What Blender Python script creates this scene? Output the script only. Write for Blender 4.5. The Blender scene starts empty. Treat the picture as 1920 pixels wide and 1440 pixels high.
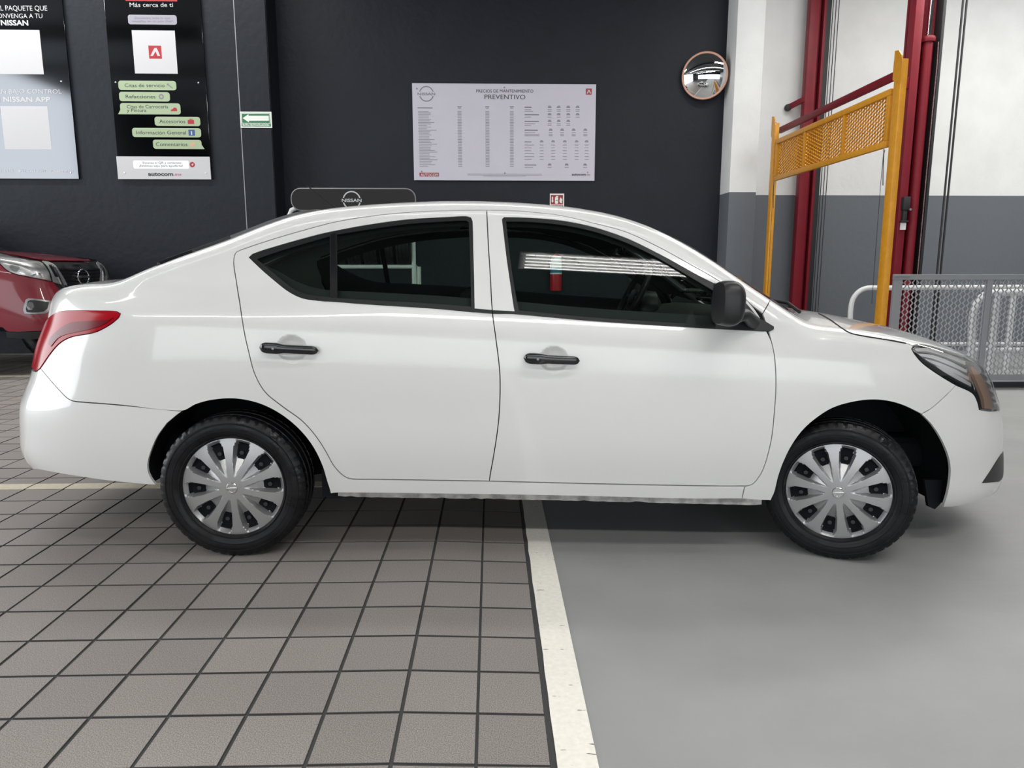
import bpy, bmesh, math, random
import numpy as np
from mathutils import Vector, Matrix
from mathutils.geometry import delaunay_2d_cdt

SC = bpy.context.scene
COL = SC.collection
random.seed(7)
RNG = np.random.default_rng(7)

# ------------------------------------------------------------------ camera, sky, lamps, exposure
CAM = np.array([-0.21348, -3.71940, 1.21224])
YAW, PIT, FPX = math.radians(1.6505), math.radians(9.36), 1335.0
def cam_axes():
    cy, sy = math.cos(YAW), math.sin(YAW)
    f = np.array([sy*math.cos(PIT), cy*math.cos(PIT), -math.sin(PIT)])
    r = np.array([cy, -sy, 0.0])
    return np.stack([r, np.cross(r, f), f])
CM = cam_axes()
cam_data = bpy.data.cameras.new('camera')
cam_data.sensor_width = 36.0
cam_data.lens = FPX/1920*36.0
cam_data.clip_start = 0.05
cam = bpy.data.objects.new('camera', cam_data)
COL.objects.link(cam)
R3 = Matrix(((CM[0][0], CM[1][0], -CM[2][0]), (CM[0][1], CM[1][1], -CM[2][1]), (CM[0][2], CM[1][2], -CM[2][2])))
cam.matrix_world = Matrix.Translation(Vector(CAM)) @ R3.to_4x4()
SC.camera = cam

world = bpy.data.worlds.new('overcast_sky')
SC.world = world
world.use_nodes = True
wn = world.node_tree
wn.nodes['Background'].inputs[0].default_value = (0.93, 0.97, 1.0, 1)
wn.nodes['Background'].inputs[1].default_value = 1.3

def area(name, loc, aim, sx, sy, watts, color=(1, 1, 1)):
    d = bpy.data.lights.new(name, 'AREA')
    d.shape = 'RECTANGLE'; d.size = sx; d.size_y = sy; d.energy = watts; d.color = color
    o = bpy.data.objects.new(name, d); COL.objects.link(o)
    o.location = loc
    v = Vector(aim) - Vector(loc)
    o.rotation_euler = v.to_track_quat('-Z', 'Y').to_euler()
    return o
# rows of fluorescent strip lamps under the roof (the hall's own lamps, above the frame)
area('strip_lamp_row', (-2.8, -6.7, 5.5), (-2.8, -6.7, 0), 11.5, 0.30, 300, (1.0, 0.985, 0.95))
area('strip_lamp_row', (0.0, -1.5, 5.5), (0.0, -1.5, 0), 13.0, 0.10, 35, (1.0, 0.985, 0.95))
area('strip_lamp_row', (0.5, 1.9, 5.6), (0.5, 1.9, 0), 12.0, 0.22, 120, (1.0, 0.985, 0.95))
area('strip_lamp_row', (6.9, 4.0, 5.7), (6.9, 4.0, 0), 7.0, 0.35, 270, (1.0, 0.985, 0.95))
area('strip_lamp_row', (-7.2, 4.9, 6.05), (-7.2, 4.9, 0), 8.5, 0.25, 255, (1.0, 0.985, 0.95))
# daylight falling in through the open side and front of the hall
area('daylight_opening', (-11.9, -1.2, 3.0), (0.0, -1.2, 3.0), 8.6, 5.9, 460, (0.93, 0.97, 1.0))
area('daylight_front', (0.2, -13.2, 2.4), (0.2, 0.0, 1.2), 23.0, 4.0, 190, (0.94, 0.975, 1.0))

SC.view_settings.view_transform = 'Standard'
SC.view_settings.look = 'None'
SC.view_settings.exposure = 0.28
SC.view_settings.gamma = 1.0
SC.view_settings.use_curve_mapping = False

# ------------------------------------------------------------------ pixel <-> world
def pdir(p):
    p = np.asarray(p, float)
    d = np.stack([(p[..., 0]-960)/FPX, -(p[..., 1]-720)/FPX, np.ones(p.shape[:-1])], -1) @ CM
    return d/np.linalg.norm(d, axis=-1, keepdims=True)
def onX(px, py, X):
    d = pdir((px, py)); return CAM + d*(X-CAM[0])/d[0]
def onY(px, py, Y):
    d = pdir((px, py)); return CAM + d*(Y-CAM[1])/d[1]
def onZ(px, py, Z):
    d = pdir((px, py)); return CAM + d*(Z-CAM[2])/d[2]

# ------------------------------------------------------------------ materials
MATS = {}
def lin(c):
    return tuple((v/255/12.92 if v/255 <= .04045 else ((v/255+.055)/1.055)**2.4) for v in c)
def mat(name, color, rough=.5, metal=0.0, spec=.5, coat=0.0, coat_rough=.03, noise=None, bump=None, vary=0.0, emit=None, alpha=None):
    """principled material; noise=(scale, amount[, detail]) mottles the colour, bump=(scale, strength, distance); vary = colour change from object to object"""
    if name in MATS: return MATS[name]
    m = bpy.data.materials.new(name); m.use_nodes = True
    nt = m.node_tree; N = nt.nodes; L = nt.links; b = N['Principled BSDF']
    b.inputs['Base Color'].default_value = (*color, 1); b.inputs['Roughness'].default_value = rough
    b.inputs['Metallic'].default_value = metal; b.inputs['Specular IOR Level'].default_value = spec
    b.inputs['Coat Weight'].default_value = coat; b.inputs['Coat Roughness'].default_value = coat_rough
    tc = N.new('ShaderNodeTexCoord')
    out = None
    if noise:
        t = N.new('ShaderNodeTexNoise'); t.inputs['Scale'].default_value = noise[0]
        t.inputs['Detail'].default_value = noise[2] if len(noise) > 2 else 4
        L.new(tc.outputs['Object'], t.inputs['Vector'])
        r = N.new('ShaderNodeMapRange'); r.inputs[1].default_value = .3; r.inputs[2].default_value = .7
        r.inputs[3].default_value = 1-noise[1]; r.inputs[4].default_value = 1+noise[1]
        L.new(t.outputs['Fac'], r.inputs[0]); out = r.outputs[0]
    if vary:
        oi = N.new('ShaderNodeObjectInfo'); r = N.new('ShaderNodeMapRange')
        r.inputs[3].default_value = 1-vary; r.inputs[4].default_value = 1+vary
        L.new(oi.outputs['Random'], r.inputs[0])
        if out is None: out = r.outputs[0]
        else:
            q = N.new('ShaderNodeMath'); q.operation = 'MULTIPLY'; L.new(out, q.inputs[0]); L.new(r.outputs[0], q.inputs[1]); out = q.outputs[0]
    if out is not None:
        v = N.new('ShaderNodeVectorMath'); v.operation = 'SCALE'; v.inputs[0].default_value = color
        L.new(out, v.inputs['Scale']); L.new(v.outputs[0], b.inputs['Base Color'])
    if bump:
        t = N.new('ShaderNodeTexNoise'); t.inputs['Scale'].default_value = bump[0]; t.inputs['Detail'].default_value = 5
        L.new(tc.outputs['Object'], t.inputs['Vector'])
        u = N.new('ShaderNodeBump'); u.inputs['Strength'].default_value = bump[1]; u.inputs['Distance'].default_value = bump[2]
        L.new(t.outputs['Fac'], u.inputs['Height']); L.new(u.outputs[0], b.inputs['Normal'])
    if emit:
        b.inputs['Emission Color'].default_value = (*emit[0], 1); b.inputs['Emission Strength'].default_value = emit[1]
    MATS[name] = m
    return m
def glass_mat(name, tint, gloss=1.0, rough=.0):
    """thin tinted pane: tinted see-through plus a Fresnel reflection"""
    if name in MATS: return MATS[name]
    m = bpy.data.materials.new(name); m.use_nodes = True
    nt = m.node_tree; N = nt.nodes; L = nt.links; N.remove(N['Principled BSDF'])
    t = N.new('ShaderNodeBsdfTransparent'); t.inputs[0].default_value = (*tint, 1)
    g = N.new('ShaderNodeBsdfGlossy'); g.inputs['Roughness'].default_value = rough
    f = N.new('ShaderNodeFresnel'); f.inputs[0].default_value = 1.5
    k = N.new('ShaderNodeMath'); k.operation = 'MULTIPLY'; k.inputs[1].default_value = gloss
    mx = N.new('ShaderNodeMixShader')
    L.new(f.outputs[0], k.inputs[0]); L.new(k.outputs[0], mx.inputs[0]); L.new(t.outputs[0], mx.inputs[1]); L.new(g.outputs[0], mx.inputs[2])
    L.new(mx.outputs[0], N['Material Output'].inputs[0])
    MATS[name] = m
    return m

WHITE_PAINT = mat('white_car_paint', (.735, .735, .725), .30, spec=.5, coat=1.0, coat_rough=.045)
RED_PAINT = mat('red_car_paint', lin((122, 17, 36)), .35, spec=.5, coat=1.0, coat_rough=.04)
BLACK_TRIM = mat('black_trim', (.007, .008, .009), .42, spec=.3)
BLACK_GLOSS = mat('black_gloss', (.008, .008, .01), .18, coat=.5)
BLACK_PLASTIC = mat('black_plastic', (.012, .012, .0135), .42, bump=(600, .15, .0006))
DARK_VOID = mat('dark_liner', (.006, .007, .010), .85, spec=.2)
RUBBER = mat('tire_rubber', (.006, .0062, .0075), .5, spec=.28, noise=(30, .25), bump=(90, .25, .002))
SILVER = mat('silver_plastic', (.40, .40, .405), .30, metal=.6, spec=.5)
CHROME = mat('chrome', (.80, .80, .80), .08, metal=1.0)
DULL_METAL = mat('dull_metal', (.30, .30, .31), .4, metal=.8)
GLASS = glass_mat('window_glass', (.60, .70, .65))
rn = RUBBER.node_tree      # shiny dressed patches on the side walls
_t = rn.nodes.new('ShaderNodeTexNoise'); _t.inputs['Scale'].default_value = 9; _t.inputs['Detail'].default_value = 6
_c = rn.nodes.new('ShaderNodeTexCoord'); _m = rn.nodes.new('ShaderNodeMapRange'); _m.inputs[1].default_value = .35; _m.inputs[2].default_value = .62; _m.inputs[3].default_value = .62; _m.inputs[4].default_value = .24
rn.links.new(_c.outputs['Object'], _t.inputs['Vector']); rn.links.new(_t.outputs['Fac'], _m.inputs[0]); rn.links.new(_m.outputs[0], rn.nodes['Principled BSDF'].inputs['Roughness'])
CLEAR = glass_mat('clear_lens', (.93, .93, .93))

# ------------------------------------------------------------------ mesh helpers
class MB:
    """collects shapes into ONE mesh"""
    def __init__(s): s.bm = bmesh.new()
    def quadgrid(s, P, closed_u=False, closed_v=False, flip=False):
        nu, nv = len(P), len(P[0]); V = [[s.bm.verts.new(Vector(p)) for p in row] for row in P]
        for i in range(nu if closed_u else nu-1):
            for j in range(nv if closed_v else nv-1):
                f = [V[i][j], V[(i+1) % nu][j], V[(i+1) % nu][(j+1) % nv], V[i][(j+1) % nv]]
                try: s.bm.faces.new(f[::-1] if flip else f)
                except ValueError: pass
        return V
    def box(s, c, d, rot=None, bevel=0.0):
        r = bmesh.ops.create_cube(s.bm, size=1.0); v = r['verts']
        M = Matrix.Translation(Vector(c)) @ (rot.to_4x4() if rot else Matrix()) @ Matrix.Diagonal((*d, 1))
        bmesh.ops.transform(s.bm, matrix=M, verts=v)
        if bevel:
            e = {e for q in v for e in q.link_edges}
            bmesh.ops.bevel(s.bm, geom=list(e), offset=bevel, segments=2, affect='EDGES', profile=.5)
        return s
    def bar(s, a, b, w, h, up=(0, 0, 1), bevel=0.0):
        a, b = Vector(a), Vector(b); d = b-a; L = d.length; d.normalize()
        u = Vector(up)
        if abs(d.dot(u)) > .99: u = Vector((0, 1, 0))
        x = d.cross(u).normalized(); z = x.cross(d)
        s.box((a+b)/2, (w, L, h), Matrix((x, d, z)).transposed(), bevel); return s
    def tube(s, pts, r, n=10, caps=True):
        pts = [Vector(p) for p in pts]; rings = []
        prev = None
        for i, p in enumerate(pts):
            t = ((pts[min(i+1, len(pts)-1)]-pts[max(i-1, 0)])).normalized()
            if prev is None:
                a = Vector((0, 0, 1)) if abs(t.z) < .9 else Vector((1, 0, 0))
                x = t.cross(a).normalized()
            else: x = (prev - t*prev.dot(t)).normalized()
            y = t.cross(x); prev = x
            rr = r[i] if isinstance(r, (list, tuple)) else r
            rings.append([p + x*rr*math.cos(2*math.pi*k/n) + y*rr*math.sin(2*math.pi*k/n) for k in range(n)])
        V = s.quadgrid(rings, closed_v=True)
        if caps:
            s.bm.faces.new(V[0][::-1]); s.bm.faces.new(V[-1])
        return s
    def lathe(s, prof, n=48, axis='y', origin=(0, 0, 0), closed=False):
        o = Vector(origin); rings = []
        for k in range(n):
            a = 2*math.pi*k/n; row = []
            for r, h in prof:
                c, q = r*math.cos(a), r*math.sin(a)
                row.append(o + Vector((c, h, q) if axis == 'y' else (c, q, h) if axis == 'z' else (h, c, q)))
            rings.append(row)
        s.quadgrid(rings, closed_u=True, closed_v=closed, flip=(axis != 'y')); return s
    def prism(s, pts, depth):
        """pts: closed loop of 3D points; depth: extrusion vector"""
        d = Vector(depth); A = [s.bm.verts.new(Vector(p)) for p in pts]; B = [s.bm.verts.new(Vector(p)+d) for p in pts]
        n = len(A)
        for i in range(n): s.bm.faces.new([A[i], A[(i+1) % n], B[(i+1) % n], B[i]])
        s.bm.faces.new(A[::-1]); s.bm.faces.new(B); return s
    def raw(s, verts, faces):
        V = [s.bm.verts.new(Vector(v)) for v in verts]
        for f in faces:
            try: s.bm.faces.new([V[i] for i in f])
            except ValueError: pass
        return s
    def build(s, name, m, parent=None, smooth=None, fix=True):
        if fix: bmesh.ops.recalc_face_normals(s.bm, faces=s.bm.faces[:])
        me = bpy.data.meshes.new(name); s.bm.to_mesh(me); s.bm.free()
        for q in (m if isinstance(m, (list, tuple)) else [m]): me.materials.append(q)
        o = bpy.data.objects.new(name, me); COL.objects.link(o)
        if parent is not None: o.parent = parent
        if smooth is not None: shade(me, smooth)
        return o
def shade(me, deg):
    me.polygons.foreach_set('use_smooth', [True]*len(me.polygons))
    if deg < 180:
        me.set_sharp_from_angle(angle=math.radians(deg))
def thing(name, label, cat, loc=(0, 0, 0), group=None):
    o = bpy.data.objects.new(name, None); COL.objects.link(o); o.location = loc; o.empty_display_size = .1
    return tag(o, label, cat, group)
def tag(o, label=None, cat=None, group=None, kind=None):
    if label: o['label'] = label
    if cat: o['category'] = cat
    if group: o['group'] = group
    if kind: o['kind'] = kind
    return o
def rel(o, parent):
    """parent keeping the world place (parents here are unrotated empties)"""
    o.parent = parent; o.matrix_parent_inverse = Matrix.Translation(-Vector(parent.location)); return o
FONT_CACHE = {}
def text_geo(txt, bold=0.0):
    k = (txt, bold)
    if k in FONT_CACHE: return FONT_CACHE[k]
    cu = bpy.data.curves.new('lettering_source', 'FONT'); cu.body = txt; cu.size = 1.0; cu.offset = bold; cu.resolution_u = 3
    ob = bpy.data.objects.new('lettering_source', cu); COL.objects.link(ob)
    dg = bpy.context.evaluated_depsgraph_get(); ev = ob.evaluated_get(dg); me = ev.to_mesh()
    V = np.array([v.co[:2] for v in me.vertices]) if len(me.vertices) else np.zeros((0, 2)); Fc = [tuple(p.vertices) for p in me.polygons]
    ev.to_mesh_clear(); bpy.data.objects.remove(ob); bpy.data.curves.remove(cu)
    FONT_CACHE[k] = (V, Fc); return V, Fc
def text_on(mb, txt, x, z, y, cap, width=None, align='c', bold=0.0, frame=None):
    """flat lettering on a plane facing -Y: cap = capital height, width = total width (both metres)"""
    V, Fc = text_geo(txt, bold)
    if not len(V): return
    x0, x1 = V[:, 0].min(), V[:, 0].max()
    sz = cap/.73; sx = width/(x1-x0) if width else sz
    X = (V[:, 0]-x0)*sx; w = (x1-x0)*sx
    X += {'c': -w/2, 'l': 0, 'r': -w}[align]
    P = [(x+a, y, z+b*sz) for a, b in zip(X, V[:, 1])]
    if frame: P = [frame(p) for p in P]
    mb.raw(P, Fc)
# ------------------------------------------------------------------ the hall
YB, YL, YP = 6.9, 6.45, 6.49           # dark back wall, poster wall, pillar front
DADO = 2.245
def paint_split(name, low, high, z, rough=.6):
    m = mat(name, high, rough, bump=(14, .35, .012), noise=(3, .04))
    nt = m.node_tree; N = nt.nodes; L = nt.links; b = N['Principled BSDF']
    g = N.new('ShaderNodeNewGeometry'); s = N.new('ShaderNodeSeparateXYZ'); c = N.new('ShaderNodeMath'); c.operation = 'GREATER_THAN'; c.inputs[1].default_value = z
    mx = N.new('ShaderNodeMix'); mx.data_type = 'RGBA'
    L.new(g.outputs['Position'], s.inputs[0]); L.new(s.outputs['Z'], c.inputs[0]); L.new(c.outputs[0], mx.inputs['Factor'])
    old = b.inputs['Base Color'].links[0].from_socket if b.inputs['Base Color'].links else None
    mx.inputs['A'].default_value = (*low, 1); mx.inputs['B'].default_value = (*high, 1)
    if old: L.new(old, mx.inputs['B'])
    L.new(mx.outputs['Result'], b.inputs['Base Color']); return m
DARKWALL = mat('charcoal_wall_paint', (.0105, .0135, .0200), .55, spec=.26, noise=(2.5, .10), bump=(11, .5, .014))
WHITEWALL = paint_split('two_tone_wall_paint', (.125, .137, .155), (.74, .745, .74), DADO)
CONCRETE = mat('ceiling_paint', (.10, .105, .11), .8)
def structure(o): o['kind'] = 'structure'; return o
structure(MB().box(((-18+-3.17)/2, YL+.6, 3.1), (14.83, 1.2, 6.4)).build('wall_left', DARKWALL))
structure(MB().box((0, YB+.3, 3.1), (6.4, .6, 6.4)).build('wall_back', DARKWALL))
structure(MB().box((7.95, YB+.3, 3.1), (9.1, .6, 6.4)).build('wall_right', WHITEWALL))
structure(MB().box(((3.13+3.515)/2, (YP+YB+.2)/2, 3.1), (.385, YB+.2-YP, 6.4), bevel=.012).build('pillar', WHITEWALL, smooth=30))
structure(MB().box((12.6, -3.5, 3.1), (.3, 21, 6.4)).build('wall_side', WHITEWALL))
structure(MB().box((-12.2, 5.0, 3.1), (.3, 3.6, 6.4)).build('wall_far_left', DARKWALL))
structure(MB().box((-12.2, -9.9, 3.1), (.3, 8.8, 6.4)).build('wall_far_left', DARKWALL))
structure(MB().box((-12.2, -1.15, 6.15), (.3, 8.7, .35)).build('lintel', DARKWALL))
structure(MB().box((0.2, -14.1, 5.35), (24.8, .3, 1.9)).build('lintel', DARKWALL))
ce = structure(MB().box((.2, -3.5, 6.4), (25.2, 21.4, .2)).build('ceiling', CONCRETE))
for k in range(7):
    MB().box((.2, -12.5+3.1*k, 6.15), (24.6, .22, .3)).build('ceiling_beam', CONCRETE, ce)
# the five-tube lamp whose reflection lies in the front door's window
lampo = thing('tube_lamp', 'long ceiling lamp of five bright tubes, above the frame and mirrored in the front window', 'lamp', (3.2, -3.5, 5.5))
LAMPBODY = mat('lamp_tray', (.6, .6, .6), .5); TUBE_ON = mat('lit_tube', (1, 1, 1), .5, emit=((1.0, .985, .95), 19))
MB().box((2.55, -3.5, 5.56), (4.4, .80, .05), bevel=.01).build('tray', LAMPBODY, lampo)
for k in range(5): MB().tube([(.42, -3.21-.145*k, 5.5), (4.7, -3.21-.145*k, 5.5)], .022, 8).build('tube', TUBE_ON, lampo, smooth=60)
for x in (.9, 4.2): MB().tube([(x, -3.5, 5.57), (x, -3.5, 6.32)], .012, 6).build('hanger', DULL_METAL, lampo)
for ch in lampo.children: ch.matrix_parent_inverse = Matrix.Translation(-Vector(lampo.location))
# pale joint beside the pilaster and the pilaster's slight relief
structure(MB().box((-3.585, YL-.004, 2.85), (.011, .012, 5.6)).build('trim_1', mat('pale_joint', (.30, .30, .32), .6)))
structure(MB().box((-3.376, YL-.006, 2.85), (.395, .014, 5.6), bevel=.004).build('pilaster', DARKWALL))

# ---- floors
def floor_z(x):
    return float(np.interp(x, [-.467, -.05, .6, 1.3, 2.2, 4], [0, -.0165, -.034, -.0472, -.053, -.055]))
TILE = mat('floor_tile', (.258, .234, .219), .55, spec=.4, noise=(330, .50, 2), bump=(300, .10, .001), vary=.07)
GROUT = mat('grout', (.055, .055, .056), .9)
EPOXY = mat('grey_floor_coating', (.315, .318, .316), .46, spec=.4, noise=(2.2, .07, 8), bump=(120, .05, .002))
nt = EPOXY.node_tree    # sweeping trowel streaks in the coating
tcn = nt.nodes.new('ShaderNodeTexCoord'); mp = nt.nodes.new('ShaderNodeMapping'); mp.inputs['Rotation'].default_value[2] = .5; mp.inputs['Scale'].default_value = (1.2, 9, 1)
ns = nt.nodes.new('ShaderNodeTexNoise'); ns.inputs['Scale'].default_value = 3; ns.inputs['Detail'].default_value = 8; ns.inputs['Distortion'].default_value = 1.2
mr = nt.nodes.new('ShaderNodeMapRange'); mr.inputs[3].default_value = .40; mr.inputs[4].default_value = .56
nt.links.new(tcn.outputs['Object'], mp.inputs[0]); nt.links.new(mp.outputs[0], ns.inputs['Vector']); nt.links.new(ns.outputs['Fac'], mr.inputs[0]); nt.links.new(mr.outputs[0], nt.nodes['Principled BSDF'].inputs['Roughness'])

XE = .049                                    # right edge of the white stripe
fl = MB(); xs = [-12.4, -.467, -.25, -.05]
fl.quadgrid([[(x, y, floor_z(x)-.0035) for y in (-14.5, 6.95)] for x in xs])
fl = structure(fl.build('floor_tiled', GROUT))
ep = MB(); xs = [-.05, .05, .3, .6, .95, 1.3, 1.75, 2.2, 3, 4, 13]
ep.quadgrid([[(x, y, floor_z(x)) for y in (-14.5, 6.95)] for x in xs])
ep = structure(ep.build('floor_painted', EPOXY, smooth=180))
STRIPE = mat('worn_white_line_paint', (.88, .85, .77), .6, noise=(60, .05), bump=(200, .2, .001))
n2 = STRIPE.node_tree      # scratches worn through the paint
b2 = n2.nodes['Principled BSDF']; src = b2.inputs['Base Color'].links[0].from_socket
tcn = n2.nodes.new('ShaderNodeTexCoord'); mp = n2.nodes.new('ShaderNodeMapping'); mp.inputs['Scale'].default_value = (16, 75, 1)
ns = n2.nodes.new('ShaderNodeTexNoise'); ns.inputs['Scale'].default_value = 1.0; ns.inputs['Detail'].default_value = 3
mr = n2.nodes.new('ShaderNodeMapRange'); mr.inputs[1].default_value = .68; mr.inputs[2].default_value = .72
mx = n2.nodes.new('ShaderNodeMix'); mx.data_type = 'RGBA'; mx.inputs['B'].default_value = (.14, .135, .13, 1)
n2.links.new(tcn.outputs['Object'], mp.inputs[0]); n2.links.new(mp.outputs[0], ns.inputs['Vector']); n2.links.new(ns.outputs['Fac'], mr.inputs[0])
n2.links.new(mr.outputs[0], mx.inputs['Factor']); n2.links.new(src, mx.inputs['A']); n2.links.new(mx.outputs['Result'], b2.inputs['Base Color'])
st = MB()
jag = RNG.normal(0, .0012, 200)
st.quadgrid([[(x + (jag[j] if i == 0 else 0), -14+j*.105, floor_z(x)+.0022) for j in range(199)] for i, x in enumerate((-.0545, .0, XE))])
st.build('painted_stripe', STRIPE, ep)
# tiles: one object each for the 300 that show largest, the rest joined
PX, PY, J = .2113, .2068, .0085
def tile_geo(mb_or_none, w, d, h=.012):
    c = .0014
    v = []
    for z, k in ((-h, 0), (-c, 0), (0, c)):
        v += [(-w/2+k, -d/2+k, z), (w/2-k, -d/2+k, z), (w/2-k, d/2-k, z), (-w/2+k, d/2-k, z)]
    f = [(8, 9, 10, 11)]
    for a in (0, 4): f += [(a+i, a+(i+1) % 4, a+4+(i+1) % 4, a+4+i) for i in range(4)]
    return v, f
tv, tf = tile_geo(None, PX-J, PY-J*.95)
tile_me = bpy.data.meshes.new('tile'); tile_me.from_pydata(tv, [], tf); tile_me.materials.append(TILE); tile_me.materials.append(GROUT); tile_me.polygons.foreach_set('material_index', [0]+[1]*8)
cut_me = bpy.data.meshes.new('cut_tile'); cv, cf = tile_geo(None, .1865-.004, PY-J*.95); cut_me.from_pydata(cv, [], cf); cut_me.materials.append(TILE); cut_me.materials.append(GROUT); cut_me.polygons.foreach_set('material_index', [0]+[1]*8)
cells = []
for i in range(-1, 62):
    for j in range(-6, 41):
        cx, cy = -.467-PX*(i+.5)+PX*0, -1.921+PY*(j+.5)
        cells.append((cx, cy, 'n'))
for j in range(-6, 41):
    cells.append((-.467+PX*1+.1865/2, -1.921+PY*(j+.5), 'c'))
def px_of(p):
    q = CM @ (np.asarray(p, float)-CAM)
    return (960+FPX*q[0]/q[2], 720-FPX*q[1]/q[2], q[2])
vis = []
for k, (cx, cy, t) in enumerate(cells):
    px, py, dep = px_of((cx, cy, floor_z(cx)))
    show = dep > .3 and -150 < px < 1200 and 640 < py < 1640 and (cy < .75 or px < 60)
    vis.append((-(PX*FPX/dep)**2*(1.21/dep) if show else 0, k))
top = {k for _, k in sorted(vis)[:300]}
rest = MB()
for k, (cx, cy, t) in enumerate(cells):
    w = PX if t == 'n' else .1865
    za, zb = floor_z(cx-w/2), floor_z(cx+w/2)
    z = (za+zb)/2 + RNG.normal(0, .0004); ang = -math.atan2(zb-za, w)
    M = Matrix.Translation((cx, cy, z)) @ Matrix.Rotation(ang, 4, 'Y') @ Matrix.Rotation(RNG.normal(0, .0012), 4, 'X') @ Matrix.Rotation(RNG.normal(0, .002), 4, 'Z')
    if k in top:
        o = bpy.data.objects.new('tile', tile_me if t == 'n' else cut_me); COL.objects.link(o); o.parent = fl; o.matrix_local = M
    else:
        rest.raw([M @ Vector(v) for v in (tv if t == 'n' else cv)], tf)
o = rest.build('tile_field', TILE, fl, fix=False); o['kind'] = 'stuff'
# cream lines painted across the tiles
LINEP = mat('cream_line_paint', (.60, .54, .42), .6, noise=(40, .08))
for y0, y1 in ((.135, .232), (4.28, 4.39)):
    for i in range(0, 52):
        x0 = -.467-PX*(i+1)+J*.6; x1 = x0+PX-J*1.2
        MB().box(((x0+x1)/2, (y0+y1)/2, .0012), (x1-x0, y1-y0, .0022)).build('painted_line', LINEP, fl)

# ------------------------------------------------------------------ signs on the walls
BOARD_DARK = mat('dark_printed_aluminium', (.125, .13, .14), .08, metal=1.0)
INK_WHITE = mat('white_print', (.54, .54, .56), .5)
INK_DARK = mat('dark_print', (.03, .03, .035), .5)
INK_GREY = mat('grey_print', (.22, .215, .24), .6)
INK_RED = mat('red_print', lin((165, 38, 48)), .5)
INK_GREEN = mat('pale_green_print', lin((158, 175, 143)), .5)
INK_LILAC = mat('pale_grey_print', lin((150, 147, 160)), .5)
BOLT = mat('bright_bolt', (.8, .8, .82), .25, metal=.8)
def wall_board(px_quad, y, th, m, name, parent, bevel=.002, edge=None):
    P = [onY(*p, y-th) for p in px_quad]; x0 = (P[0][0]+P[3][0])/2; x1 = (P[1][0]+P[2][0])/2; z1 = (P[0][2]+P[1][2])/2; z0 = (P[2][2]+P[3][2])/2
    o = MB().box(((x0+x1)/2, y-th/2, (z0+z1)/2), (x1-x0, th, z1-z0), bevel=bevel).build(name, m, parent); return o, (x0, x1, z0, z1)
def round_rect(x0, x1, z0, z1, r, n=5, tail=None):
    pts = []
    for cx, cz, a0 in ((x1-r, z1-r, 0), (x0+r, z1-r, 90), (x0+r, z0+r, 180), (x1-r, z0+r, 270)):
        if tail and a0 == {'l': 180, 'r': 270}[tail]:
            pts += ([(x0, z0+r*1.6), (x0-r*1.0, z0), (x0+r, z0)] if tail == 'l' else [(x1-r, z0), (x1+r*1.0, z0), (x1, z0+r*1.6)]); continue
        pts += [(cx+r*math.cos(math.radians(a0+90*k/n)), cz+r*math.sin(math.radians(a0+90*k/n))) for k in range(n+1)]
    return pts
class Print:
    """flat print on a board facing -Y, laid out from places read off the photograph and unprojected onto the board plane"""
    def __init__(s, y): s.y = y; s.items = []; s.rows = {}
    def P(s, px, py): q = onY(px, py, s.y); return q[0], q[2]
    def add(s, m, verts, faces, name=None, batch=False):
        if batch: s.rows.setdefault(m, MB()).raw(verts, faces)
        else: s.items.append((name, m, MB().raw(verts, faces)))
    def rect(s, m, x0, y0, x1, y1, lift=.0006, r=0, tail=None, name=None, batch=False):
        a, d = s.P(x0, (y0+y1)/2)[0], s.P(x1, (y0+y1)/2)[0]; zt, zb = s.P((x0+x1)/2, y0)[1], s.P((x0+x1)/2, y1)[1]
        pts = round_rect(a, d, zb, zt, r, tail=tail) if r else [(d, zt), (a, zt), (a, zb), (d, zb)]
        s.add(m, [(x, s.y-lift, z) for x, z in pts], [tuple(range(len(pts)))], name, batch)
    def poly(s, m, pts, lift=.0012, name=None):
        q = [s.P(*p) for p in pts]; s.add(m, [(x, s.y-lift, z) for x, z in q], [tuple(range(len(q)))], name)
    def disc(s, m, px, py, r, lift=.0012, n=20, r2=None, name=None):
        x, z = s.P(px, py); k = abs(s.P(px+1, py)[0]-x)
        c = [(x+r*k*math.cos(2*math.pi*i/n), s.y-lift, z+r*k*math.sin(2*math.pi*i/n)) for i in range(n)]
        if r2:
            d = [(x+r2*k*math.cos(2*math.pi*i/n), s.y-lift, z+r2*k*math.sin(2*math.pi*i/n)) for i in range(n)]
            s.add(m, c+d, [(i, (i+1) % n, n+(i+1) % n, n+i) for i in range(n)], name)
        else: s.add(m, c, [tuple(range(n))], name)
    def text(s, m, txt, x0, yb, x1=None, h=8, align='c', bold=0.0, lift=.0016):
        """x0..x1 = pixel extent, yb = baseline pixel row, h = capital height in pixels"""
        V, _ = text_geo(txt, bold); L0, L1 = V[:, 0].min(), V[:, 0].max(); pos = 0
        for w in txt.split(' '):                     # each word an object of its own
            pre = txt[:pos+len(w)]; pos += len(w)+1
            b1 = text_geo(pre, bold)[0][:, 0].max(); W_ = text_geo(w, bold)[0]; b0 = b1-(W_[:, 0].max()-W_[:, 0].min())
            q0, q1 = x0+(b0-L0)/(L1-L0)*(x1-x0), x0+(b1-L0)/(L1-L0)*(x1-x0); xm = (q0+q1)/2
            x, z = s.P(xm, yb); cap = s.P(xm, yb-h)[1]-z; wd = s.P(q1, yb)[0]-s.P(q0, yb)[0]
            mb = MB(); text_on(mb, w, x, z, s.y-lift, cap, wd, 'c', bold); s.items.append(('lettering', m, mb))
    def done(s, parent, names):
        for nm, m, mb in s.items: mb.build(nm or names.get(m.name, 'print'), m, parent, fix=False)
        for m, mb in s.rows.items(): o = mb.build('small_print', m, parent, fix=False); o['kind'] = 'stuff'
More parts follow.
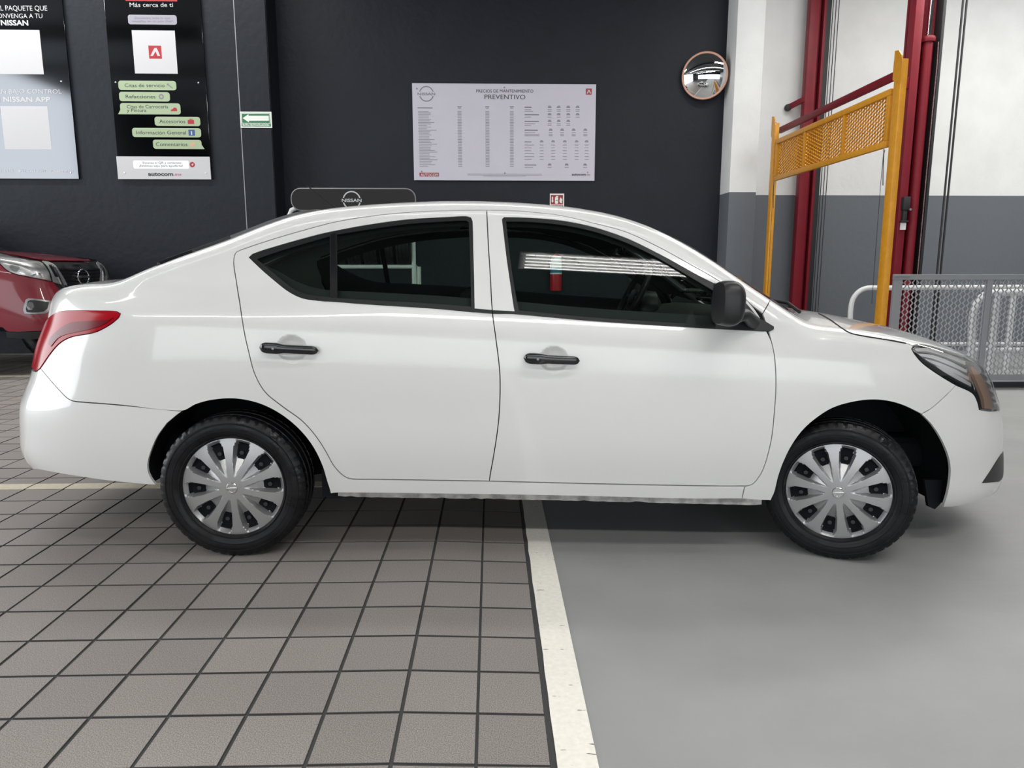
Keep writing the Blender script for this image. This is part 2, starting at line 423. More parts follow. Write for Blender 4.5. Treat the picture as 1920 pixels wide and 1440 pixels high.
def bolts(parent, pts, y, m=BOLT, r=.012):
    for p in pts:
        q = onY(*p, y); MB().lathe([(0, -.008), (r*.7, -.007), (r, -.002), (r, .001)], 12, 'y', q).build('bolt', m, parent, smooth=40)
NAMES = {'white_print': 'white_patch', 'dark_print': 'mark', 'grey_print': 'icon', 'red_print': 'red_emblem', 'pale_green_print': 'chat_bubble', 'pale_grey_print': 'grey_bubble'}

YQ = YL-.014
# left poster, half outside the frame
t = thing('poster_board', 'large dark poster board cut off by the left edge, silvery glare on its lower half', 'poster', (-6.5, YL, 2.39))
b, _ = wall_board([(-180, -20), (115, -20), (147, 335), (-150, 335)], YQ, .02, BOARD_DARK, 'panel', t)
p = Print(YQ-.0205)
p.text(INK_WHITE, 'EL PAQUETE QUE', -4.5, 20, 89, 10)
p.text(INK_WHITE, 'CONVENGA A TU', -12, 34, 80, 9)
p.text(INK_WHITE, 'NISSAN', 2, 47.5, 53.5, 10, bold=.03)
p.rect(INK_WHITE, -8, 56, 78, 139)
p.text(INK_WHITE, 'NISSAN BAJO CONTROL', -32, 175.5, 116, 8.5)
p.text(INK_WHITE, 'MI NISSAN APP', -15, 191, 95, 9.5, bold=.03)
p.rect(INK_WHITE, 5, 199, 93, 280)
p.text(INK_WHITE, '55 5711 2886', -26, 323, 26, 5.5, bold=.02); p.text(INK_WHITE, '55 3553 9560', 41, 323, 86, 5.5, bold=.02); p.disc(INK_WHITE, 37, 320.5, 2.6)
p.text(INK_WHITE, 'autocom', 93, 323, 127, 5.5, bold=.035); p.text(INK_WHITE, '.mx', 127.5, 323, 138, 5, bold=.01)
p.done(t, {'white_print': 'white_patch'})
bolts(t, [(115, 152.5), (133, 323.5)], YQ-.02)
# second poster
t = thing('poster_board', 'tall dark poster with pale green chat bubbles and a white foot, on the charcoal wall', 'poster', (-4.65, YL, 2.39))
b, _ = wall_board([(195, -20), (375, -20), (397, 336), (222, 336)], YQ, .02, BOARD_DARK, 'panel', t)
p = Print(YQ-.0205)
p.rect(INK_RED, 235, -8, 332, 2.2)
p.text(INK_WHITE, 'Más cerca de ti', 243.5, 13, 324.5, 8.5)
p.rect(INK_LILAC, 240, 28, 331.5, 46, r=.03)
p.text(INK_GREY, '¡Encuentra todo lo que', 252, 35.7, 319, 4.6, bold=.015); p.text(INK_GREY, 'necesitas en un solo chat!', 248, 41.8, 324, 4.6, bold=.015)
p.rect(INK_WHITE, 250, 57, 330.5, 138)
p.rect(INK_RED, 279, 85.5, 303, 110, lift=.0012)
p.poly(INK_WHITE, [(282, 105), (289.5, 90), (294, 90), (300.5, 105), (295.5, 105), (291.6, 96.5), (287, 105)], lift=.0018)
for (x0, y0, x1, y1, tail, txt, a, bb) in ((222, 151.5, 330.5, 169, None, 'Citas de servicio', 234, 309), (223.5, 172.5, 318.5, 190, None, 'Refacciones', 236, 291.5), (225.5, 193.5, 338.5, 214.5, 'l', None, 0, 0),
        (290, 219, 375.5, 236.3, None, 'Accesorios', 299, 347.5), (248, 240, 377, 257.3, None, 'Información General', 256, 349), (287, 262, 378, 279.3, 'r', 'Comentarios', 292.5, 351.5)):
    p.rect(INK_GREEN, x0, y0, x1, y1, r=.035, tail=tail)
    if txt: p.text(INK_DARK, txt, a, y0+11.8, bb, 7)
p.text(INK_DARK, 'Citas de Carrocería', 238, 203, 315.5, 6.5); p.text(INK_DARK, 'y Pintura', 238.5, 209.8, 274.5, 6.5)
p.poly(INK_GREY, [(313, 157), (316, 156), (317, 158.5), (324.5, 165), (323, 166.3), (315.5, 160.5), (313, 160)]); p.disc(INK_GREY, 302.5, 181.3, 5, r2=2.2)
p.poly(INK_RED, [(320, 208.5), (321, 205.5), (324, 204.5), (326, 201.7), (330, 201.7), (332, 205), (332, 208.5)])
p.rect(INK_RED, 352, 225, 364, 232.5, lift=.0014); p.rect(INK_RED, 355, 222.7, 361, 224.2, lift=.0014)
BLUE = mat('blue_print', lin((52, 84, 140)), .5); SKIN = mat('tan_print', lin((205, 160, 130)), .5)
p.rect(BLUE, 353.5, 243.3, 365.5, 254.5, lift=.0014); p.text(INK_WHITE, 'i', 358.3, 252.5, 360.8, 7, bold=.05, lift=.002)
p.poly(SKIN, [(356, 273), (359, 268), (365, 266.5), (366.5, 269), (362, 274.5), (358, 276)])
p.rect(INK_WHITE, 219.7, 293.5, 394.5, 336, lift=.0006)
p.rect(mat('bubble_white', (.9, .9, .92), .4), 250, 301, 354.5, 316.5, r=.02, lift=.0012)
p.text(INK_DARK, 'Escanea el QR y conéctate.', 268, 307.2, 341.5, 4.4); p.text(INK_DARK, '¡Estamos aquí para ayudarte!', 261, 313, 343, 4.4)
p.disc(INK_RED, 360.5, 308.7, 5); p.poly(INK_WHITE, [(357.8, 309), (363, 306), (361.5, 311.5), (360.3, 309.6)], lift=.002)
p.text(INK_DARK, 'autocom', 278, 329.5, 325, 7.2, bold=.035); p.text(INK_RED, '.mx', 326, 329.5, 341, 6)
p.done(t, dict(NAMES, bubble_white='chat_bubble', blue_print='icon', tan_print='icon'))
bolts(t, [(217, 154), (372, 155), (234, 324), (386, 324.5)], YQ-.02)
for t_ in [o for o in bpy.data.objects if o.name.startswith('poster_board')]:
    for ch in t_.children: ch.matrix_parent_inverse = Matrix.Translation(-Vector(t_.location))

def settle(t):
    for ch in t.children: ch.matrix_parent_inverse = Matrix.Translation(-Vector(t.location))
# price board
PB = mat('price_board_white', lin((196, 193, 205)), .42, noise=(5, .015))
t = thing('price_board', 'wide white price list board screwed to the dark back wall', 'sign', (0, YB, 2.44))
wall_board([(771.5, 157), (1118, 157), (1114.5, 338.5), (777.5, 338.5)], YB-.014, .018, PB, 'panel', t)
p = Print(YB-.0325)
p.text(INK_DARK, 'PRECIOS DE MANTENIMIENTO', 893, 173.5, 1000, 6); p.text(INK_DARK, 'PREVENTIVO', 908.5, 186, 985, 9)
def maker_logo(p, m, cx, cy, r, tw, th, gap):
    """ring broken by the word across its middle"""
    x, z = p.P(cx, cy); k = abs(p.P(cx+1, cy)[0]-x); R, w = r*k, r*k*.13
    for s in (1, -1):
        a0 = math.asin(gap/r); A = [a0+(math.pi-2*a0)*i/20 for i in range(21)]
        o_ = [(x+R*math.cos(a)*1.0, p.y-.0012, z+s*R*math.sin(a)) for a in A]; i_ = [(x+(R-w)*math.cos(a), p.y-.0012, z+s*(R-w)*math.sin(a)) for a in A]
        p.add(m, o_+i_, [(i, i+1, 22+i, 21+i) for i in range(20)], 'logo_arc')
    p.text(m, 'NISSAN', cx-tw/2, cy+th/2, cx+tw/2, th, bold=.02)
maker_logo(p, INK_GREY, 799.5, 176, 14, 33, 5, 4)
p.rect(INK_RED, 1098.5, 166, 1109.5, 177.5); p.poly(INK_WHITE, [(1100, 175.5), (1103, 168.5), (1105.2, 168.5), (1108.5, 175.5), (1106.2, 175.5), (1104.1, 171), (1102.3, 175.5)], lift=.002)
p.rect(INK_RED, 786.5, 324, 823, 331); p.text(INK_WHITE, 'AUTOCOM', 788.5, 330.2, 821.5, 5, bold=.03, lift=.002)
p.text(INK_DARK, 'autocom', 1072, 329, 1098, 4.5, bold=.03); p.text(INK_RED, '.mx', 1099, 329, 1107, 3.6)
for y0, n, xa, xb in ((326, 1, 876.5, 1016.5), (328, 1, 876.5, 1016), (330, 1, 906, 986)): p.rect(INK_GREY, xa, y0, xb, y0+.7, batch=True)
rr = random.Random(3)
for i in range(37):            # the illegible rows of the list
    yy = 205.5+2.93*i; sk = .085*i
    if i: p.rect(INK_GREY, 783.5+sk, yy, 783.5+sk+rr.choice([16, 20, 20, 22, 24, 30, 34]), yy+1.0, batch=True)
    for xc, w in ((861.5, 7.5), (913.5, 7.5), (959.5, 7)):
        if i: p.rect(INK_GREY, xc-w/2+sk*(.5 if xc < 900 else .25 if xc < 940 else .06), yy, xc+w/2+sk*(.5 if xc < 900 else .25 if xc < 940 else .06), yy+1.2, batch=True)
p.rect(INK_DARK, 783, 201.6, 811, 202.8, batch=True)
for xc in (861.5, 913.5, 959.5): p.rect(INK_DARK, xc-4, 199.7, xc+4, 200.7, batch=True); p.rect(INK_DARK, xc-3, 202, xc+3, 203, batch=True)
for y0, rows, cols, lab in ((200.5, 2, (1030.5, 1047.5, 1065.5, 1083), 13), (214.5, 1, (1030.5, 1047.5, 1065.5, 1083), 27), (227, 2, (1030.5, 1047.5, 1065.5), 27), (243.5, 3, (1032.5, 1054, 1075.5, 1097.5), 25), (265.5, 6, (1015.5, 1037, 1059, 1081, 1100), 13), (309, 1, (1030.5, 1062.5, 1097), 22)):
    p.rect(INK_DARK, 983.5, y0, 983.5+lab, y0+1.2, batch=True)
    for xc in cols: p.rect(INK_DARK, xc-2.5, y0-2, xc+2.5, y0-1, batch=True); p.rect(INK_DARK, xc-3.5, y0, xc+3.5, y0+1.1, batch=True)
    st_ = 5.4 if rows == 6 else 3
    for r_ in range(rows):
        yy = y0+(4.6 if rows < 6 else 6)+st_*r_
        p.rect(INK_GREY, 983.5, yy, 983.5+rr.choice([12, 16, 20, 28] if rows < 6 else [10, 13, 18]), yy+1, batch=True)
        for xc in cols: p.rect(INK_GREY, xc-3.8, yy, xc+3.8, yy+1, batch=True)
p.done(t, NAMES)
bolts(t, [(781.5, 166), (945.7, 164), (946.5, 324.5), (790.5, 321.5), (1102, 323), (1101.5, 166.5)], YB-.032, DULL_METAL, .011)
settle(t)
# evacuation sign
GRN = mat('sign_green', lin((46, 116, 78)), .45); SWHITE = mat('sign_white', (.80, .84, .78), .45); SRED = mat('sign_red', lin((150, 34, 46)), .45)
t = thing('evacuation_sign', 'small green and white sign with an arrow pointing left, on the charcoal pilaster', 'sign', (-3.38, YL, 3.06))
yq = YL-.013
wall_board([(449.5, 209.3), (509, 209.3), (510.3, 239.7), (451.3, 239.7)], yq, .004, SWHITE, 'panel', t)
p = Print(yq-.0045)
p.rect(GRN, 452.3, 211.8, 507.3, 237.3); p.rect(SWHITE, 453, 212.3, 506.6, 213.4, lift=.001); p.rect(SWHITE, 453.6, 230.5, 507, 231.6, lift=.001); p.rect(SWHITE, 452.6, 212.3, 453.8, 231.5, lift=.001); p.rect(SWHITE, 505.6, 212.3, 506.8, 231.5, lift=.001)
p.poly(SWHITE, [(455, 221.5), (466, 214), (466, 217), (504, 217), (504.3, 226.5), (466.7, 226.5), (466.7, 229.5)])
p.text(SWHITE, 'RUTA DE EVACUACION', 455, 236.3, 505, 3.8, bold=.035)
p.done(t, {'sign_green': 'green_field', 'sign_white': 'arrow'}); settle(t)
# fire extinguisher sign
t = thing('fire_sign', 'small red and white extinguisher sign just above the white roof', 'sign', (.72, YB, 2.1))
wall_board([(1030.8, 363), (1058.2, 363), (1057.4, 398), (1031, 398)], YB, .004, SWHITE, 'panel', t)
p = Print(YB-.0045)
p.rect(SRED, 1032.6, 365.7, 1055.6, 383.3); p.rect(SRED, 1032.6, 384.6, 1055.6, 389.5)
p.text(SWHITE, 'EXTINTOR', 1034, 388.6, 1054.5, 3, bold=.02)
p.poly(SWHITE, [(1034.9, 369), (1037.1, 369), (1037.1, 376.5), (1038.2, 376.5), (1036, 380.3), (1033.8, 376.5), (1034.9, 376.5)])
p.rect(SWHITE, 1040.5, 369.8, 1046.6, 382, r=.01, lift=.0012); p.rect(SWHITE, 1042, 367.3, 1046.8, 369.2, lift=.0012); p.rect(SRED, 1042.2, 375.2, 1045.8, 376.4, lift=.0018)
p.poly(SWHITE, [(1051.3, 369.3), (1052.5, 372.5), (1054, 372), (1054.2, 376), (1053.3, 379), (1054, 381.5), (1050.3, 380.3), (1048.8, 377), (1049.5, 374)])
p.done(t, {'sign_red': 'red_field', 'sign_white': 'pictogram'}); settle(t)
# convex mirror
c = onY(1321.5, 142, YB-.14); Rm = .305
t = thing('convex_mirror', 'round convex mirror with a pale orange rim on the dark wall', 'mirror', c)
nrm = Vector((-.30, -1, -.12)).normalized(); q = Vector((0, -1, 0)).rotation_difference(nrm).to_matrix()
def lathe_at(prof, n, c, q, name, m, parent, ang=40):
    mb = MB().lathe(prof, n, 'y'); bmesh.ops.transform(mb.bm, matrix=Matrix.Translation(Vector(c)) @ q.to_4x4(), verts=mb.bm.verts[:]); return mb.build(name, m, parent, smooth=ang)
sag = .085; Rs = (Rm*Rm+sag*sag)/(2*sag)
lathe_at([(Rm*k/16, -(math.sqrt(Rs*Rs-(Rm*k/16)**2)-(Rs-sag))) for k in range(17)], 48, c, q, 'mirror_dome', mat('mirror_face', (.86, .87, .87), .015, metal=1), t, 180)
lathe_at([(Rm-.016, .004), (Rm-.014, -.012), (Rm+.004, -.016), (Rm+.012, -.004), (Rm+.008, .02), (Rm-.01, .026), (0, .03)], 48, c, q, 'rim', mat('rim_orange', lin((206, 158, 138)), .5), t, 60)
mb = MB().tube([Vector(c)+q @ Vector((0, .02, 0)), (c[0], YB-.02, c[2]-.02), (c[0], YB+.005, c[2]-.02)], .016); mb.build('mount', DULL_METAL, t, smooth=40)
settle(t)
# ------------------------------------------------------------------ lift bay at the right
YELLOW = mat('yellow_paint', lin((206, 142, 30)), .42, noise=(14, .08), bump=(60, .1, .002))
HOISTRED = mat('hoist_red_paint', lin((112, 18, 32)), .48, spec=.3, noise=(8, .10))
HOISTDARK = mat('hoist_dark', (.012, .012, .014), .6)
GATEGREY = mat('gate_grey_paint', (.235, .245, .26), .45)
TUBEWHITE = mat('tube_white_paint', (.62, .63, .63), .35)
CABLE = mat('cable_black', (.02, .02, .022), .5)
def expanded(mb, o, eu, ev, w, h, cu, cv, r, seedoff=0):
    """expanded-metal sheet: zig-zag strands; o corner, eu/ev unit vectors"""
    o, eu, ev = Vector(o), Vector(eu), Vector(ev); n = eu.cross(ev).normalized()
    nu = max(2, round(w/cu)); nv = max(2, round(h/(cv/2))); cu = w/nu; hv = h/nv
    for i in range(nu+1):
        for s in range(nv):
            a = cu*i + (cu*.49 if (s + i) % 2 == 0 else -cu*.49)*.5*1.0
            b = cu*i + (cu*.49 if (s+1 + i) % 2 == 0 else -cu*.49)*.5*1.0
            a = min(max(a, 0), w); b = min(max(b, 0), w)
            p, q = o+eu*a+ev*hv*s, o+eu*b+ev*hv*(s+1)
            x = eu*r*.5; y = n*r*.7
            mb.raw([p-x-y, p+x-y, p+x+y, p-x+y, q-x-y, q+x-y, q+x+y, q-x+y], [(0, 1, 5, 4), (1, 2, 6, 5), (2, 3, 7, 6), (3, 0, 4, 7)])
# yellow guard frame, standing square to the back wall
XG = 3.6; zt = 3.10
yn = onX(1690, 105, XG)[1]; yf = onX(1455, 235, XG)[1]
fz = floor_z(3.6)
t = thing('guard_frame', 'yellow steel portal frame with a mesh guard panel, before the red hoist columns', 'frame', (XG, (yn+yf)/2, fz))
for y, w in ((yn-.02, .115), (yf, .10)):
    MB().box((XG, y, (zt+fz)/2), (.062, w, zt-fz), bevel=.006).build('post', YELLOW, t, smooth=30)
    cap = [(XG-.034, y-w/2-.004, zt-.22), (XG-.034, y+w/2+.02, zt-.16), (XG-.034, y+w/2+.02, zt+.10), (XG-.034, y+w*.1, zt+.09), (XG-.034, y-w*.35, zt+.035), (XG-.034, y-w/2-.004, zt-.03)]
    MB().prism(cap, (.012, 0, 0)).build('cap_plate', YELLOW, t)
    MB().box((XG+.005, y+w/2+.03, zt-.03), (.04, .07, .12), bevel=.01).build('pulley_block', HOISTDARK, t, smooth=30)
za, zb = onX(1680, 163, XG)[2], onX(1677, 272, XG)[2]
y0, y1 = yn+.10, yf-.07
mid = [onX(1586, 200, XG)[1], onX(1511, 240, XG)[1]]
fr = MB()
for z in (za-.03, zb+.03): fr.box((XG, (y0+y1)/2, z), (.045, y1-y0, .06), bevel=.005)
for y in [y0+.03, y1-.03]: fr.box((XG, y, (za+zb)/2), (.045, .06, za-zb-.122), bevel=.005)
fr = fr.build('guard_panel', YELLOW, t, smooth=30)
for y in mid: MB().box((XG, y, (za+zb)/2), (.036, .045, za-zb-.12), bevel=.004).build('divider', YELLOW, fr, smooth=30)
mb = MB(); ys = [y0+.06]+sorted(mid)+[y1-.06]
for a, b in zip(ys[:-1], ys[1:]): expanded(mb, (XG+.012, a+.02, zb+.06), (0, 1, 0), (0, 0, 1), b-a-.04, za-zb-.12, .052, .040, .012)
mm = mb.build('guard_mesh', YELLOW, fr, fix=False); mm['kind'] = 'stuff'
for (px, py), dy in (((1676, 275), -.02), ((1453, 340), .02)):
    y = y0+.03 if dy < 0 else y1-.03
    hook = [(XG-.02, y, zb+.01), (XG-.025, y, zb-.03), (XG-.03, y-.02, zb-.055), (XG-.03, y-.03, zb-.03)]
    MB().tube(hook, .005, 6).build('hook', DULL_METAL, t, smooth=60)
    MB().tube([(XG-.03, y-.02, zb-.055), (XG-.03, y-.028, zb-.20), (XG-.03, y-.05, zb-.36)], .004, 6).build('cord', CABLE, t, smooth=60)
    MB().tube([(XG-.032, y-.018, zb-.055), (XG-.034, y-.014, zb-.22), (XG-.034, y-.02, zb-.9), (XG-.034, y-.03, fz+.9)], .0025, 6).build('cord', CABLE, t, smooth=60)
settle(t)
# red hoist column by the wall
t = thing('hoist_column', 'slimmer dark red hoist column standing close to the white wall, behind the yellow guard', 'column', (4.3, 6.6, -.055))
Hc = 5.55
MB().box((4.235, 6.66, Hc/2-.03), (.13, .12, Hc), bevel=.004).build('flange', HOISTRED, t, smooth=30)
MB().box((4.325, 6.71, Hc/2-.03), (.06, .05, Hc)).build('web', HOISTRED, t)
MB().box((4.375, 6.655, Hc/2-.03), (.035, .13, Hc), bevel=.003).build('flange', HOISTRED, t, smooth=30)
MB().box((4.43, 6.66, Hc/2-.03), (.07, .11, Hc), bevel=.004).build('guide_rail', HOISTDARK, t, smooth=30)
a = onY(1500, 190, 6.7); MB().bar((a[0]-.1, 6.88, a[2]-.05), (4.19, 6.62, a[2]+.02), .035, .07).build('wall_bracket', HOISTRED, t)
MB().lathe([(0, -.05), (.045, -.045), (.05, 0), (.045, .02), (0, .025)], 16, 'y', (a[0]-.1, 6.87, a[2]-.05)).build('bracket_foot', HOISTDARK, t, smooth=40)
settle(t)
# nearer hoist column with its hydraulic ram
YC = 5.2
t = thing('hoist_column', 'wide dark red hoist column with a round hydraulic cylinder, rising behind the grey mesh gate', 'column', (5.02, YC, -.055))
MB().box((4.885, YC+.06, Hc/2-.03), (.10, .14, Hc), bevel=.004).build('flange', HOISTRED, t, smooth=30)
MB().box((5.03, YC+.19, Hc/2-.03), (.36, .04, Hc)).build('web', HOISTRED, t)
MB().box((5.185, YC+.07, Hc/2-.03), (.035, .15, Hc), bevel=.003).build('guide_rail', HOISTDARK, t, smooth=30)
ctop = onY(1750, 75, YC+.03)[2]; xc_ = 5.055
MB().lathe([(0, 0), (.058, 0), (.058, ctop), (0, ctop)], 24, 'z', (xc_, YC+.06, 0)).build('hydraulic_cylinder', HOISTRED, t, smooth=40)
MB().lathe([(0, ctop-.02), (.078, ctop-.02), (.082, ctop+.0), (.082, ctop+.03), (.07, ctop+.045), (0, ctop+.045)], 24, 'z', (xc_, YC+.06, 0)).build('cylinder_collar', HOISTRED, t, smooth=40)
MB().lathe([(0, ctop), (.030, ctop), (.030, Hc), (0, Hc)], 20, 'z', (xc_, YC+.06, 0)).build('piston_rod', CHROME, t, smooth=40)
MB().tube([(5.145, YC-.005, ctop-.03), (5.15, YC-.01, ctop-.3), (5.142, YC-.01, 2.4), (5.147, YC-.01, .2)], .006, 6).build('hose', mat('worn_hose', (.2, .12, .13), .5, noise=(50, .5)), t, smooth=60)
zb_ = onY(1700, 155, YC)[2]; MB().box((4.80, YC+.03, zb_), (.22, .05, .13), bevel=.004).build('bracket', HOISTRED, t, smooth=30)
q1, q2 = onY(1690, 368, YC-.04), onY(1700, 412, YC-.04)
mb = MB().box(((q1[0]+q2[0])/2+.02, YC-.03, (q1[2]*.7+q2[2]*.3)), (.085, .07, .16), bevel=.008).box(((q1[0]+q2[0])/2+.015, YC-.03, q2[2]+.05), (.05, .05, .14), bevel=.006).box(((q1[0]+q2[0])/2+.015, YC-.03, q2[2]-.02), (.095, .06, .02), bevel=.004)
mb.build('limit_switch', HOISTDARK, t, smooth=30)
MB().lathe([(0, -.02), (.014, -.018), (.016, .0), (0, .0)], 12, 'y', ((q1[0]+q2[0])/2+.06, YC-.07, q2[2]+.12)).build('switch_roller', DULL_METAL, t, smooth=40)
g = onY(1694, 424, YC-.045); MB().box((g[0]+.01, YC-.018, g[2]), (.07, .008, .085)).build('paper_tag', mat('paper_tag', (.75, .74, .74), .6), t)
settle(t)
# red tie pipe running back between the two hoist posts
a, b = onX(1690, 137, XG+.09), onX(1462, 245, XG+.09)
tag(MB().bar((XG+.09, a[1]+.02, a[2]), (XG+.09, b[1], b[2]), .05, .075, bevel=.006).build('tie_beam', HOISTRED, smooth=30), 'long dark red square pipe sloping back above the yellow mesh guard', 'beam')
# cables hanging beside the columns
for pxa, pxb, Y, nm in (((1563, 0), (1541, 510), 6.62, 'thin cable right beside the far red hoist column'), ((1568.5, 0), (1545, 510), 6.7, 'middle cable of the three by the far red column'), ((1574, 0), (1549, 510), 6.62, 'outermost of the three cables by the far red column'),
        ((1774, 0), (1739, 510), 5.3, 'lone thin cable hugging the near red hoist column'), ((1806, 0), (1764, 510), 5.3, 'thick cable on the white wall, first of the close pair'), ((1813, 0), (1771, 510), 5.34, 'thick cable on the white wall, second of the close pair')):
    p0 = onY(*pxa, Y); r_ = .0125 if pxa[0] > 1800 else .006
    tag(MB().tube([(p0[0], Y, 5.7), (p0[0], Y, 2.5), (p0[0], Y, floor_z(p0[0]))], r_, 8).build('hanging_cable', CABLE, smooth=60), nm, 'cable', 'cables hanging in the lift bay')
# grey mesh gate
YG = 3.57
gx0 = onY(1676, 515, YG)[0]; gzt = onY(1800, 514.3, YG)[2]; fz = floor_z(5); gx2 = onY(1855.5, 520, YG)[0]; gx3 = gx2+1.55
gzb = onY(1890, 712, YG)[2]
t = thing('mesh_gate', 'grey steel safety gate filled with expanded metal mesh, on the grey floor', 'gate', ((gx0+gx3)/2, YG, fz))
MB().box(((gx0+gx3)/2, YG, gzt-.028), (gx3-gx0, .045, .056), bevel=.003).build('top_rail', GATEGREY, t)
MB().box(((gx0+gx3)/2, YG, gzb+.028), (gx3-gx0, .045, .056), bevel=.003).build('bottom_rail', GATEGREY, t)
MB().box((gx0+.065, YG-.03, gzt-.013), (.17, .02, .022), bevel=.003).build('latch_bar', GATEGREY, t)
for x, w in ((gx0+.045, .085), (gx2, .058), (gx3-.04, .06)): MB().box((x, YG, (gzt+gzb)/2), (w, .042, gzt-gzb-.112), bevel=.003).build('stile', GATEGREY, t)
MB().box(((gx0+gx3)/2, YG+.01, (gzb+fz)/2-.01), (gx3-gx0, .03, gzb-fz-.03)).build('kick_plate', HOISTDARK, t)
mb = MB()
for a, b in ((gx0+.0875, gx2-.029), (gx2+.029, gx3-.07)): expanded(mb, (a, YG+.005, gzb+.056), (1, 0, 0), (0, 0, 1), b-a, gzt-gzb-.112, .043, .060, .0095)
mm = mb.build('expanded_mesh', mat('mesh_grey_paint', (.36, .375, .40), .4), t, fix=False); mm['kind'] = 'stuff'
settle(t)
MB_ = MB().box(((gx0+gx3)/2, YG+.42, fz+.012), (gx3-gx0+.6, .09, .028)); tag(MB_.build('floor_rail', TUBEWHITE), 'low pale rail lying on the grey floor behind the mesh gate', 'rail')
# white tube railings
def railing(px_path, Y, r, label, post=None):
    P = [Vector(onY(*p, Y)) for p in px_path]
    fine = []
    for i in range(len(P)-1):
        p0, p1, p2, p3 = P[max(i-1, 0)], P[i], P[i+1], P[min(i+2, len(P)-1)]
        for k in range(6):
            s = k/6; fine.append(.5*((2*p1)+(p2-p0)*s+(2*p0-5*p1+4*p2-p3)*s*s+(3*p1-p0-3*p2+p3)*s**3))
    fine.append(P[-1]); fz = floor_z(P[0].x)
    t = thing('tube_railing', label, 'railing', (P[0].x, Y, fz))
    MB().tube([(P[0].x, Y, fz)]+fine, r, 12).build('rail', TUBEWHITE, t, smooth=60)
    if post: x = onY(*post, Y)[0]; MB().tube([(x, Y, fz), (x, Y, fine[-1].z)], r, 12).build('post', TUBEWHITE, t, smooth=60)
    MB().tube([(P[0].x, Y, fz+.32), (P[-1].x, Y, fz+.32)], r*.8, 10).build('lower_rail', TUBEWHITE, t, smooth=60)
    settle(t)
railing([(1594, 620), (1595, 580), (1602, 556), (1622, 541), (1660, 540), (1760, 539), (1990, 538)], 4.9, .030, 'white tube railing with a rounded end, beside the yellow post', (1900, 560))
railing([(1821, 660), (1823, 600), (1831, 570), (1849, 552), (1880, 548.5), (1990, 548)], 4.25, .040, 'second white tube railing, wholly behind the mesh gate', (1866, 580))
# extinguisher on the back wall (seen through the front door window)
YX = 6.78
bz, tz = onY(1043, 545, YX)[2], onY(1043, 476, YX)[2]; cx = onY(1042.5, 520, YX)[0]; rx = .085
t = thing('fire_extinguisher', 'red fire extinguisher with a white label, on the dark wall beyond the front window', 'extinguisher', (cx, YX, bz))
RED2 = mat('extinguisher_red', lin((190, 26, 40)), .3, coat=.5)
MB().lathe([(0, bz), (rx*.9, bz), (rx, bz+.02), (rx, tz-.10), (rx*.8, tz-.04), (rx*.35, tz), (0, tz)], 24, 'z', (cx, YX, 0)).build('cylinder', RED2, t, smooth=50)
MB().lathe([(rx+.002, bz+.24), (rx+.002, tz-.10), (rx*.82, tz-.04)], 24, 'z', (cx, YX, 0)).build('paper_label', mat('label_white', (.8, .82, .84), .5), t, smooth=50)
MB().lathe([(rx+.003, bz+.26), (rx+.003, bz+.33)], 24, 'z', (cx, YX, 0)).build('label_band', mat('label_blue', lin((40, 120, 150)), .5), t, smooth=50)
MB().box((cx, YX-.01, tz+.02), (.04, .04, .05), bevel=.006).box((cx+.04, YX-.01, tz+.06), (.15, .025, .014), bevel=.004).box((cx+.04, YX-.01, tz+.03), (.12, .025, .012), bevel=.004).build('valve_handle', HOISTDARK, t, smooth=30)
MB().tube([(cx-.03, YX, tz+.02), (cx-.10, YX, tz-.02), (cx-.105, YX, tz-.2), (cx-.10, YX, bz+.25)], .011, 8).build('hose', RUBBER, t, smooth=60)
MB().box((cx, YX+.09, tz-.08), (.06, .06, .05)).build('wall_hook', DULL_METAL, t)
settle(t)
# tyre display rack behind the car
YR = 5.5
A = onY(547, 356, YR); B = onY(778, 357, YR); zlo = onY(660, 394, YR)[2]; ztop = A[2]+.01
xp0, xp1 = onY(541, 400, YR)[0], onY(775, 480, YR)[0]; zbar = onY(700, 500, YR)[2]
t = thing('tire_rack', 'white tube display rack with a rounded dark header board, behind the white car', 'rack', ((xp0+xp1)/2, YR, 0))
rr_ = round_rect(A[0], B[0], zlo, ztop, min(.13, (ztop-zlo)*.44), 6)
MB().prism([(x, YR-.03, z) for x, z in rr_], (0, .03, 0)).build('header_board', mat('header_dark', (.008, .0075, .0085), .4, spec=.3), t)
mb = MB(); n = len(rr_); cxh, czh = (A[0]+B[0])/2, (zlo+ztop)/2
ring = [Vector((x, YR-.015, z)) for x, z in rr_]; mb.tube(ring+[ring[0]], .014, 8, caps=False); mb.build('header_edge', mat('edge_grey', (.22, .22, .23), .4), t, smooth=60)
p = Print(YR-.0305); maker_logo(p, INK_WHITE, 659.5, 375.5, 17, 37, 6, 4.5); p.done(t, {'white_print': 'lettering'})
for x in (xp0, xp1): MB().tube([(x, YR+.03, 0), (x, YR+.03, zlo-.06), (x+(.03 if x == xp0 else -.03), YR+.03, zlo), (x+(.10 if x == xp0 else -.10), YR+.03, zlo+.03)], .028, 12).build('post', TUBEWHITE, t, smooth=60)
MB().tube([(xp1+.06, YR+.05, 0), (xp1+.06, YR+.05, zbar+.0)], .028, 12).build('post', TUBEWHITE, t, smooth=60)
for dy in (-.0, .34): MB().tube([(xp0, YR+.03+dy, zbar), (xp1, YR+.03+dy, zbar)], .026, 12).build('shelf_tube', TUBEWHITE, t, smooth=60)
for x in (xp0, xp1): MB().tube([(x, YR+.03, zbar), (x, YR+.37, zbar), (x, YR+.37, 0)], .024, 10).build('rear_leg', TUBEWHITE, t, smooth=60)
settle(t)
